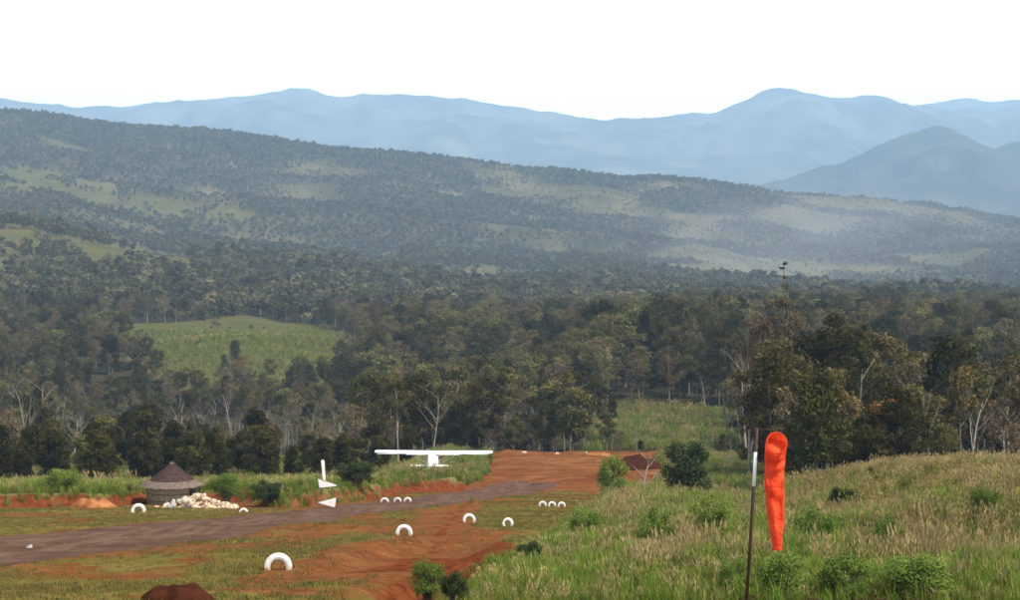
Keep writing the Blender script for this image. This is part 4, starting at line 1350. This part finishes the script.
# ------------------------------------------------------------------ windsock
def build_windsock():
    d = 37.0
    xb, xt = PX(747, d), PX(757, d)
    zt = PZ(430, d); zg = Hs(xb - .02, d)
    root = thing('windsock', 'limp orange windsock hanging from a rusty pole in the foreground grass', 'windsock', (xb, d, zg))
    L = lambda p: Vector((p[0] - xb, p[1] - d, p[2] - zg))
    def on(row):
        t = (600 - row) / 170.0
        return L((xb + (xt - xb) * t, d, PZ(row, d)))
    g = on(640); g.z = -0.2
    MB().tube([g, on(520), on(428)], [0.036, 0.033, 0.029], 12).build('pole', M['pole_rust'], root, True)
    MB().tube([on(486), on(452)], [0.034, 0.034], 12).build('white_band', M['white_paint'], root, True)
    a = on(430.5)
    e = L((PX(784, d), d - 0.03, PZ(428, d)))
    MB().tube([a, e], [0.016, 0.014], 8).build('arm', M['pole_rust'], root, True)
    MB().tube([a + Vector((0.03, 0, -0.16)), a + Vector((0.13, 0.0, 0.0))], [0.011, 0.011], 6).build('brace', M['pole_rust'], root, True)
    # sock: hoop faces the camera and a little down, the cloth falls behind and below it
    path = [  # (px, row, dy, half width px, half depth m, tilt of the ring plane)
        (775.5, 442, -0.16, 10.8, 0.205, 1.22),
        (775.7, 446, -0.02, 11.3, 0.185, 0.95),
        (775.8, 453, 0.05, 11.4, 0.150, 0.55),
        (775.6, 461, 0.07, 10.9, 0.115, 0.25),
        (775.2, 470, 0.06, 10.3, 0.10, 0.08),
        (774.8, 480, 0.05, 10.2, 0.105, 0.0),
        (774.9, 492, 0.05, 10.0, 0.095, 0.0),
        (775.4, 504, 0.05, 9.6, 0.090, 0.0),
        (775.9, 515, 0.05, 9.0, 0.085, 0.0),
        (776.4, 526, 0.05, 8.0, 0.078, 0.0),
        (777.0, 536, 0.05, 6.6, 0.070, 0.0),
        (777.6, 544, 0.05, 5.6, 0.062, 0.0),
        (778.0, 550.5, 0.05, 4.6, 0.055, 0.0)]
    # resample smoothly
    arr = np.array(path); t0 = np.linspace(0, 1, len(arr)); t1 = np.linspace(0, 1, 60)
    A = np.stack([np.interp(t1, t0, arr[:, j]) for j in range(6)], -1)
    n = 36
    rings = []
    r = random.Random(5)
    for i, (px, row, dy, hw, hd, tl) in enumerate(A):
        c = L((PX(px, d), d + dy, PZ(row, d)))
        hw = hw / F * d * 0.93
        ring = []
        fold = min(1.0, i / 9.0)
        for k in range(n):
            an = 2 * math.pi * k / n
            q = 1 + fold * (0.24 * math.sin(an * 4 + i * 0.07) + 0.22 * math.sin(an * 3 - i * 0.15 + 1) + 0.30 * math.sin(i * 0.75 + math.cos(an) * 1.6) * math.exp(-((i - 18) / 7.0) ** 2) + 0.26 * math.sin(i * 0.7 - math.cos(an) * 2.2) * math.exp(-((i - 31) / 6.0) ** 2) + 0.2 * math.sin(i * 0.55 + math.cos(an) * 2.5) * math.exp(-((i - 44) / 7.0) ** 2))
            lx = math.cos(an) * hw * (1 + (q - 1) * 0.12); ly = math.sin(an) * hd * q
            # ring plane tilted from horizontal (0) to nearly vertical, mouth facing -y
            ring.append(c + Vector((lx, ly * math.cos(tl), ly * math.sin(tl))))
        rings.append(ring)
    m, nt, b = new_mat('sock_cloth')
    k = NB(nt)
    tc = k.n('ShaderNodeTexCoord')
    cc = k.mix(k.ramp(k.noise(3.0, 4, 0.6, tc.outputs['Object']), 0.35, 0.7), (0.80, 0.055, 0.014), (0.90, 0.125, 0.03))
    k.link(cc, b.inputs['Base Color']); setspec(b, 0.65, 0.25)
    tr = k.n('ShaderNodeBsdfTranslucent'); k.link(cc, tr.inputs['Color'])
    ms = k.n('ShaderNodeMixShader'); ms.inputs[0].default_value = 0.35
    k.link(b.outputs[0], ms.inputs[1]); k.link(tr.outputs[0], ms.inputs[2])
    k.link(ms.outputs[0], nt.nodes['Material Output'].inputs['Surface'])
    bp = k.n('ShaderNodeBump'); bp.inputs['Strength'].default_value = 0.9; bp.inputs['Distance'].default_value = 0.05
    k.link(k.noise(7.0, 3, 0.55, tc.outputs['Object'], 1.5), bp.inputs['Height']); k.link(bp.outputs[0], b.inputs['Normal'])
    M['sock'] = m
    M['seam'] = simple_mat('seam', (0.45, 0.03, 0.01), (0.55, 0.05, 0.015), 5.0, 0.8, 0.1)
    sock = MB().loft(rings, False, False).build('sock', m, root, True)
    # hem at the mouth and hoop wire
    r0 = rings[0]
    MB().tube(r0 + [r0[0]], [0.016] * (n + 1), 6, False).build('hoop', M['seam'], sock, True)
    for ri in (14, 27, 41):
        rs = rings[ri]
        MB().tube(rs + [rs[0]], [0.006] * (n + 1), 4, False).build('seam', M['seam'], sock, True)
    # inner lining: a little way behind the mouth the cloth closes in folds
    rg = rings[5]; c5 = sum(rg, Vector()) / n
    MB().loft([[c5 + (p - c5) * 0.93 for p in rg], [c5 + (p - c5) * 0.5 + Vector((0, -0.03, 0.01)) for p in rg], [c5 + (p - c5) * 0.02 for p in rg]], False, True).build('inner_fold', m, sock, True)
    for f_ in (0.24, 0.5, 0.76):
        p = min(r0, key=lambda v: abs(v.x - (r0[n // 2].x + (r0[0].x - r0[n // 2].x) * f_)) - v.z * 2)
        MB().tube([p, Vector((p.x, e.y, e.z))], [0.008, 0.008], 5).build('hanger', M['pole_rust'], root)
    return root
build_windsock()

# ------------------------------------------------------------------ white half tyres
def half_tyre_mesh(tag_, R, sink, seed):
    r = random.Random(seed)
    # section of the tyre: (radius, offset along axle)
    sec = [(R * 0.56, -0.06), (R * 0.60, -0.105), (R * 0.76, -0.125), (R * 0.92, -0.115), (R * 0.985, -0.09), (R, -0.03), (R, 0.03), (R * 0.985, 0.09),
           (R * 0.92, 0.115), (R * 0.76, 0.125), (R * 0.60, 0.105), (R * 0.56, 0.06), (R * 0.64, 0.06), (R * 0.90, 0.06), (R * 0.90, -0.06), (R * 0.64, -0.06)]
    a0 = -math.asin(min(0.95, sink)) - 0.25
    n = 36
    rings = []
    for i in range(n + 1):
        a = a0 + (math.pi - 2 * a0) * i / n
        lug = 0.985 if i % 2 else 1.0
        rings.append([(math.cos(a) * (q * (lug if q > R * 0.95 else 1)), o, math.sin(a) * (q * (lug if q > R * 0.95 else 1)) + R * sink) for q, o in sec])
    return MB().loft(rings).mesh(tag_, M['tyre_paint'], False)

def tyre(px, base_row, wpx, hpx, label, group=None, rz=0.0):
    # distance where the ground shows at that row
    ds = np.arange(40, 240, 0.25)
    rows = YH - F * H(PX(px, ds), ds) / ds
    below = np.where(rows <= base_row)[0]
    d = float(ds[below[0]]) if len(below) else 200.0
    R = wpx / F * d / 2
    sink = min(max(hpx / wpx * 2 - 1, 0.0), 0.6)
    x = PX(px, d); z = Hs(x, d)
    o = obj('half_tyre', half_tyre_mesh('half_tyre', R, sink, int(px)), None, (x, d, z), (0.0, random.uniform(-.05, .05), rz))
    o.scale[1] = max(1.0, R / 0.38)
    print('tyre', px, 'd', d, 'R', round(R, 2))
    return tag(o, label, 'tyre', group)

G_ = 'white half-buried tyres marking the strip edge'
tyre(278, 570, 28, 17, 'largest white half-buried tyre, nearest, on the grass left of the red hollow', G_, 0.06)
tyre(404, 535.5, 17, 11, 'white half-buried tyre just above the orange dirt hollow', G_, -0.05)
tyre(469, 522.5, 13, 9, 'white half-buried tyre left of the smaller one beside the tall grass', G_, 0.1)
tyre(508, 526.5, 11, 9, 'small white half-buried tyre touching the tall grass edge', G_, -0.1)
tyre(384.5, 502.5, 9, 5, 'leftmost of three small white tyres below the red bank', G_)
tyre(397.5, 502.3, 8, 5, 'middle of three small white tyres below the red bank', G_)
tyre(407.5, 502.1, 8, 5, 'rightmost of three small white tyres below the red bank', G_)
tyre(542.5, 506.5, 8, 5.5, 'leftmost of three small white tyres right of the strip by bare soil', G_)
tyre(552, 506.8, 8, 5.5, 'middle of three small white tyres right of the strip by bare soil', G_)
tyre(561.5, 507.2, 8, 5.5, 'rightmost of three small white tyres right of the strip by bare soil', G_)
tyre(138.5, 513, 14.5, 9.5, 'white half-buried tyre alone left of the hut and rubble', G_, 0.05)
tyre(243.5, 512.5, 9, 3.5, 'low white tyre sunk in soil right of the rubble heap', G_)

# ------------------------------------------------------------------ hut
def build_hut():
    d = 136.0
    x = PX(172, d); z = PZ(501.5, d)
    g0 = Hs(x, d) - z
    root = thing('thatched_hut', 'small round hut with dark thatched roof at the left edge of the strip', 'hut', (x, d, z), 0.15, None, (1.0, 1.0, 1.0))
    n = 36
    R = 1.72; hw = 1.16
    ring = lambda r_, zz, j=0.0, sd=1: [(math.cos(2 * math.pi * k / n) * r_ * (1 + j * math.sin(k * 7.3 * sd)), math.sin(2 * math.pi * k / n) * r_ * (1 + j * math.sin(k * 7.3 * sd)), zz + j * 1.2 * math.sin(k * 3.7 * sd)) for k in range(n)]
    wall = MB().loft([ring(R, -0.1), ring(R, hw + .1)], True, True).build('wall', M['woven'], root)
    MB().loft([ring(2.3, min(g0, 0) - 0.6, 0.02), ring(2.05, -0.05, 0.02, 2), ring(1.9, 0.02)], True, True).build('earth_plinth', M['soil_red'], root)
    # upright splints of the wall
    splint = MB().tube([(0, 0, -0.05), (0, 0, hw + .05)], [0.05, 0.042], 5).mesh('splint', M['woven'])
    for k_ in range(30):
        a = 2 * math.pi * k_ / 30 + 0.03
        obj('splint', splint, wall, (math.cos(a) * (R + .02), math.sin(a) * (R + .02), 0), (0, 0, k_))
    band = MB()
    for zz in (0.25, 0.72):
        band.tube([(math.cos(2 * math.pi * k / 24) * (R + .07), math.sin(2 * math.pi * k / 24) * (R + .07), zz) for k in range(25)], [0.025] * 25, 4, False)
    band.build('wall_band', M['post_wood'], root)
    # doorway
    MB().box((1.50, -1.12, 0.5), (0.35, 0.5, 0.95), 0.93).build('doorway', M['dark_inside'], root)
    for a in (-0.75, -0.15, 0.6, 2.2):
        MB().tube([(math.cos(a) * 1.98, math.sin(a) * 1.98, -0.1), (math.cos(a) * 1.95, math.sin(a) * 1.95, hw + .05)], [0.06, 0.05], 6).build('post', M['post_wood'], root)
    # roof: grey skirt, dark upper thatch, small cap
    skirt = MB().loft([ring(2.14, hw + 0.00, 0.012), ring(2.15, hw + 0.09, 0.012, 2), ring(1.80, hw + 0.30, 0.008), ring(1.40, hw + 0.46), ring(1.36, hw + 0.34), ring(2.05, hw + 0.01)], False, False).build('roof_skirt', M['thatch_grey'], root)
    upper = MB().loft([ring(1.52, hw + .34, 0.014, 3), ring(1.53, hw + .42, 0.014, 2), ring(1.12, hw + .72, 0.012), ring(0.66, hw + 1.12, 0.012, 2), ring(0.30, hw + 1.42, 0.01), ring(0.05, hw + 1.60)], False, True).build('roof', M['thatch_dark'], root)
    r = random.Random(3)
    def strands(rows, name, mat, par):
        V = []; Q = []
        for (ra, za, rb, zb, cnt) in rows:
            for i in range(cnt):
                a = 2 * math.pi * (i + r.random()) / cnt; da = 0.035 / max(ra, .3)
                t0 = r.uniform(0, .25); t1 = r.uniform(.9, 1.12)
                r0 = ra + (rb - ra) * t0 + .03; z0 = za + (zb - za) * t0 + .03
                r1 = ra + (rb - ra) * t1 + .045; z1 = za + (zb - za) * t1 + .02
                b0 = len(V)
                V += [(math.cos(a - da) * r0, math.sin(a - da) * r0, z0), (math.cos(a + da) * r0, math.sin(a + da) * r0, z0),
                      (math.cos(a + da * 1.3) * r1, math.sin(a + da * 1.3) * r1, z1), (math.cos(a - da * 1.3) * r1, math.sin(a - da * 1.3) * r1, z1)]
                Q.append((b0, b0 + 1, b0 + 2, b0 + 3))
        kind(obj(name, mesh_np(name, np.array(V), np.array(Q), mats=[mat]), par), 'stuff')
    strands([(0.06, hw + 1.60, 0.66, hw + 1.12, 60), (0.45, hw + 1.30, 1.12, hw + .72, 110), (0.9, hw + .92, 1.58, hw + .38, 150)], 'thatch', M['thatch_dark'], upper)
    strands([(1.42, hw + .46, 1.80, hw + .30, 150), (1.70, hw + .36, 2.18, hw + .04, 240)], 'thatch', M['thatch_grey'], skirt)
    MB().loft([ring(0.20, hw + 1.50, .03), ring(0.15, hw + 1.60, .02), ring(0.04, hw + 1.68)], True, True).build('roof_cap', M['thatch_grey'], root)
    return root
build_hut()

# ------------------------------------------------------------------ rubble heap beside the hut
def rock_mesh(tag_, seed, mat):
    r = random.Random(seed)
    bm = bmesh.new()
    bmesh.ops.create_icosphere(bm, subdivisions=1, radius=0.5)
    for v in bm.verts:
        v.co *= r.uniform(0.72, 1.2)
        v.co.z *= 0.75
    me = bpy.data.meshes.new(tag_); bm.to_mesh(me); bm.free()
    me.materials.append(mat)
    return me
ROCKS = [rock_mesh('stone', 1, M['stone_cream']), rock_mesh('stone', 2, M['stone_cream']), rock_mesh('stone', 3, M['stone_tan']), rock_mesh('stone', 4, M['stone_grey']), rock_mesh('stone', 5, M['stone_cream'])]
def build_rubble():
    d = 125.5
    x = PX(199, d); z = Hs(x, d)
    root = thing('rubble_heap', 'heap of pale broken stones piled in front of the thatched hut', 'rubble', (x, d, z))
    r = random.Random(9)
    n = 0
    V0 = []
    prof = lambda t: 0.95 * max(0, 1 - abs(t + 0.05) ** 1.3) * (1 if t < .2 else 0.9)
    core = MB()
    for k_ in range(150):
        t = r.uniform(-1, 1); dy = r.uniform(-1, 1)
        hmax = prof(t) * max(0, 1 - dy * dy) 
        xx = t * 2.35; yy = dy * 1.2
        zz = hmax * r.uniform(0.75, 1.0)
        s = 0.15 + 0.38 * r.random() ** 1.6 + (0.15 if k_ % 11 == 0 else 0)
        gi = Hs(x + xx, d + yy) - z
        o = obj('stone', ROCKS[r.choice([0, 1, 4, 1, 2, 2, 3, 2, 3])], root, (xx, yy, zz + gi + 0.04), (r.random() * 6, r.random() * 6, r.random() * 6), (s, s * r.uniform(.7, 1.2), s * r.uniform(.7, 1.1)))
    rows = []
    for i in range(9):
        q = i / 8
        rows.append([(math.cos(2 * math.pi * k / 20) * 2.2 * (1 - q) , math.sin(2 * math.pi * k / 20) * 1.15 * (1 - q), 0.75 * q - .15 + (0.0)) for k in range(20)])
    MB().loft(rows, True, False).build('soil_core', M['stone_tan'], root, True)
    return root
build_rubble()

def lone_stone(px, row, d, s, label, m_=0):
    x = PX(px, d); z = Hs(x, d)
    return tag(obj('stone', ROCKS[m_], None, (x, d, z + s * 0.15), (0.3, 0.2, px), (s * 1.3, s, s)), label, 'stone')
lone_stone(524, 459, 296, 0.75, 'whitish stone left of centre on the far rim of the orange soil', 0)
lone_stone(557, 460, 292, 0.7, 'pale stone near the middle of the far rim of the orange soil', 2)
lone_stone(586, 459, 296, 0.55, 'small pale stone right of the middle on the far rim', 4)
lone_stone(157, 0, 127, 0.3, 'single pale stone left of the rubble heap', 2)
lone_stone(30, 0, 67.5, 0.25, 'small dark stone beside the wheel track at left', 3)

# ------------------------------------------------------------------ white marker stand
def build_marker():
    d = 124.5
    x = PX(327, d); z = Hs(x, d)
    root = thing('marker_stand', 'white marker of two triangular boards and an upright blade on thin posts', 'marker', (x, d, z))
    s = d / F
    base = PZ(509, d)
    def P(px, row, y=0.0):
        return Vector(((px - 327) * s, y, (509 - row) * s))
    W = M['white_paint']
    MB().tube([P(316.5, 512), P(318.5, 500), P(319.5, 482)], [0.03, 0.028, 0.025], 6).build('post', M['bark_pale'], root)
    MB().tube([P(329, 508), P(328.5, 494), P(328, 481)], [0.03, 0.028, 0.025], 6).build('post', M['bark_pale'], root)
    def board(pts, name, y0=-0.05, t=0.03):
        f = [P(a, b, y0) for a, b in pts]; g = [P(a, b, y0 + t) for a, b in pts]
        MB().loft([f, g]).build(name, W, root)
    board([(318, 480.2), (336.5, 486.3), (336.2, 487.3), (319.6, 489)], 'upper_board')
    board([(317.5, 503.8), (336.2, 499), (335, 508.3), (333.5, 508.3)], 'lower_board')
    board([(321.2, 461.8), (323, 460.8), (324.6, 462), (325.8, 481.8), (323, 481)], 'blade', -0.09)
    return root
build_marker()

# ------------------------------------------------------------------ soil heaps
def soil_heap(px, row, wpx, hpx, label, name='soil_heap', d=None, mat=None, rough=1.2):
    if d is None:
        ds = np.arange(36, 320, 0.25)
        rows = YH - F * H(PX(px, ds), ds) / ds
        d = float(ds[np.where(rows <= row)[0][0]])
    x = PX(px, d); z = Hs(x, d)
    w = wpx / F * d / 2; h = hpx / F * d
    n = 40; m_ = 12
    rings = []
    for i in range(m_ + 1):
        q = i / m_
        rr = []
        for k_ in range(n):
            a = 2 * math.pi * k_ / n
            R = (1 - q) * w * (1 + 0.10 * math.sin(a * 3 + px) + 0.05 * math.sin(a * 7)) + 0.01
            X = math.cos(a) * R; Y = math.sin(a) * R * 0.75
            zz = h * (1 - (1 - q) ** 2.2) * (1 + rough * (float(fbm(np.array([X * 1.3 + px]), np.array([Y * 1.3]), 7, 3)[0]) - 0.5)) + 0.05 * h * math.sin(a * 5 + q * 9) * (1 - q) * 4 * q
            rr.append((X, Y, zz - 0.15 * (q == 0) + Hs(x + X, d + Y) - z if q < .5 else zz))
        rings.append(rr)
    o = MB().loft(rings, False, True).build(name, mat or M['soil_red'], None, True, (x, d, z))
    return tag(o, label, 'soil heap')
soil_heap(180, 601.5, 78, 21, 'dark red heap of loose soil at the bottom left')
soil_heap(638, 0, 60, 12, 'dark red heap of soil at the far right end of the strip', d=252)
soil_heap(94, 0, 46, 9, 'orange soil mound against the left bank', d=124, mat=simple_mat('soil_orange', (0.20, 0.066, 0.02), (0.33, 0.15, 0.06), 1.6, 1.0, 0.0, 0.8))
soil_heap(600, 0, 34, 4, 'low orange soil heap on the far rim right of the middle', d=290, mat=bpy.data.materials['soil_orange'])

# ------------------------------------------------------------------ haze
m = bpy.data.materials.new('haze')
m.use_nodes = True
m.node_tree.nodes.clear()
out = m.node_tree.nodes.new('ShaderNodeOutputMaterial')
pv = m.node_tree.nodes.new('ShaderNodeVolumePrincipled')
pv.inputs['Color'].default_value = (0.50, 0.75, 1.0, 1)
pv.inputs['Density'].default_value = 1.08e-4
pv.inputs['Anisotropy'].default_value = 0.0
m.node_tree.links.new(pv.outputs[0], out.inputs['Volume'])
hz = MB().box((0, 10450, 575), (17000, 21200, 1350)).build('haze', m)
kind(hz, 'stuff')
tag(hz, 'pale blue haze lying over the valley and the mountains', 'haze')

# ------------------------------------------------------------------ drifting smoke over the valley
def build_smoke():
    d = 2050.0
    c = (PX(800, d), d, PZ(262, d) + 25)
    bm = bmesh.new()
    bmesh.ops.create_icosphere(bm, subdivisions=3, radius=1.0)
    for v in bm.verts:
        v.co = Vector((v.co.x * 330, v.co.y * 300, v.co.z * 75))
    me = bpy.data.meshes.new('smoke'); bm.to_mesh(me); bm.free()
    m = bpy.data.materials.new('smoke'); m.use_nodes = True
    nt = m.node_tree; nt.nodes.clear()
    k = NB(nt)
    out = k.n('ShaderNodeOutputMaterial'); pv = k.n('ShaderNodeVolumePrincipled')
    pv.inputs['Color'].default_value = (0.80, 0.88, 1.0, 1)
    tc = k.n('ShaderNodeTexCoord')
    mp = k.n('ShaderNodeMapping'); mp.inputs['Scale'].default_value = (1 / 330, 1 / 300, 1 / 75)
    k.link(tc.outputs['Object'], mp.inputs[0])
    ln = k.n('ShaderNodeVectorMath', operation='LENGTH'); k.link(mp.outputs[0], ln.inputs[0])
    fall = k.ramp(ln.outputs['Value'], 1.0, 0.1)
    mp2 = k.n('ShaderNodeMapping'); mp2.inputs['Scale'].default_value = (1 / 150, 1 / 150, 1 / 60); mp2.inputs['Rotation'].default_value = (0, 0.35, 0)
    k.link(tc.outputs['Object'], mp2.inputs[0])
    nz = k.ramp(k.noise(1.0, 3, 0.6, mp2.outputs[0]), 0.35, 0.75)
    dn = k.math('MULTIPLY', k.math('MULTIPLY', fall, nz), 0.0022)
    k.link(dn, pv.inputs['Density'])
    k.link(pv.outputs[0], out.inputs['Volume'])
    me.materials.append(m)
    o = kind(obj('smoke', me, None, c), 'stuff')
    tag(o, 'thin bluish smoke drifting over the right side of the valley', 'smoke')
build_smoke()
cy.volume_step_rate = 4.0
cy.volume_max_steps = 64
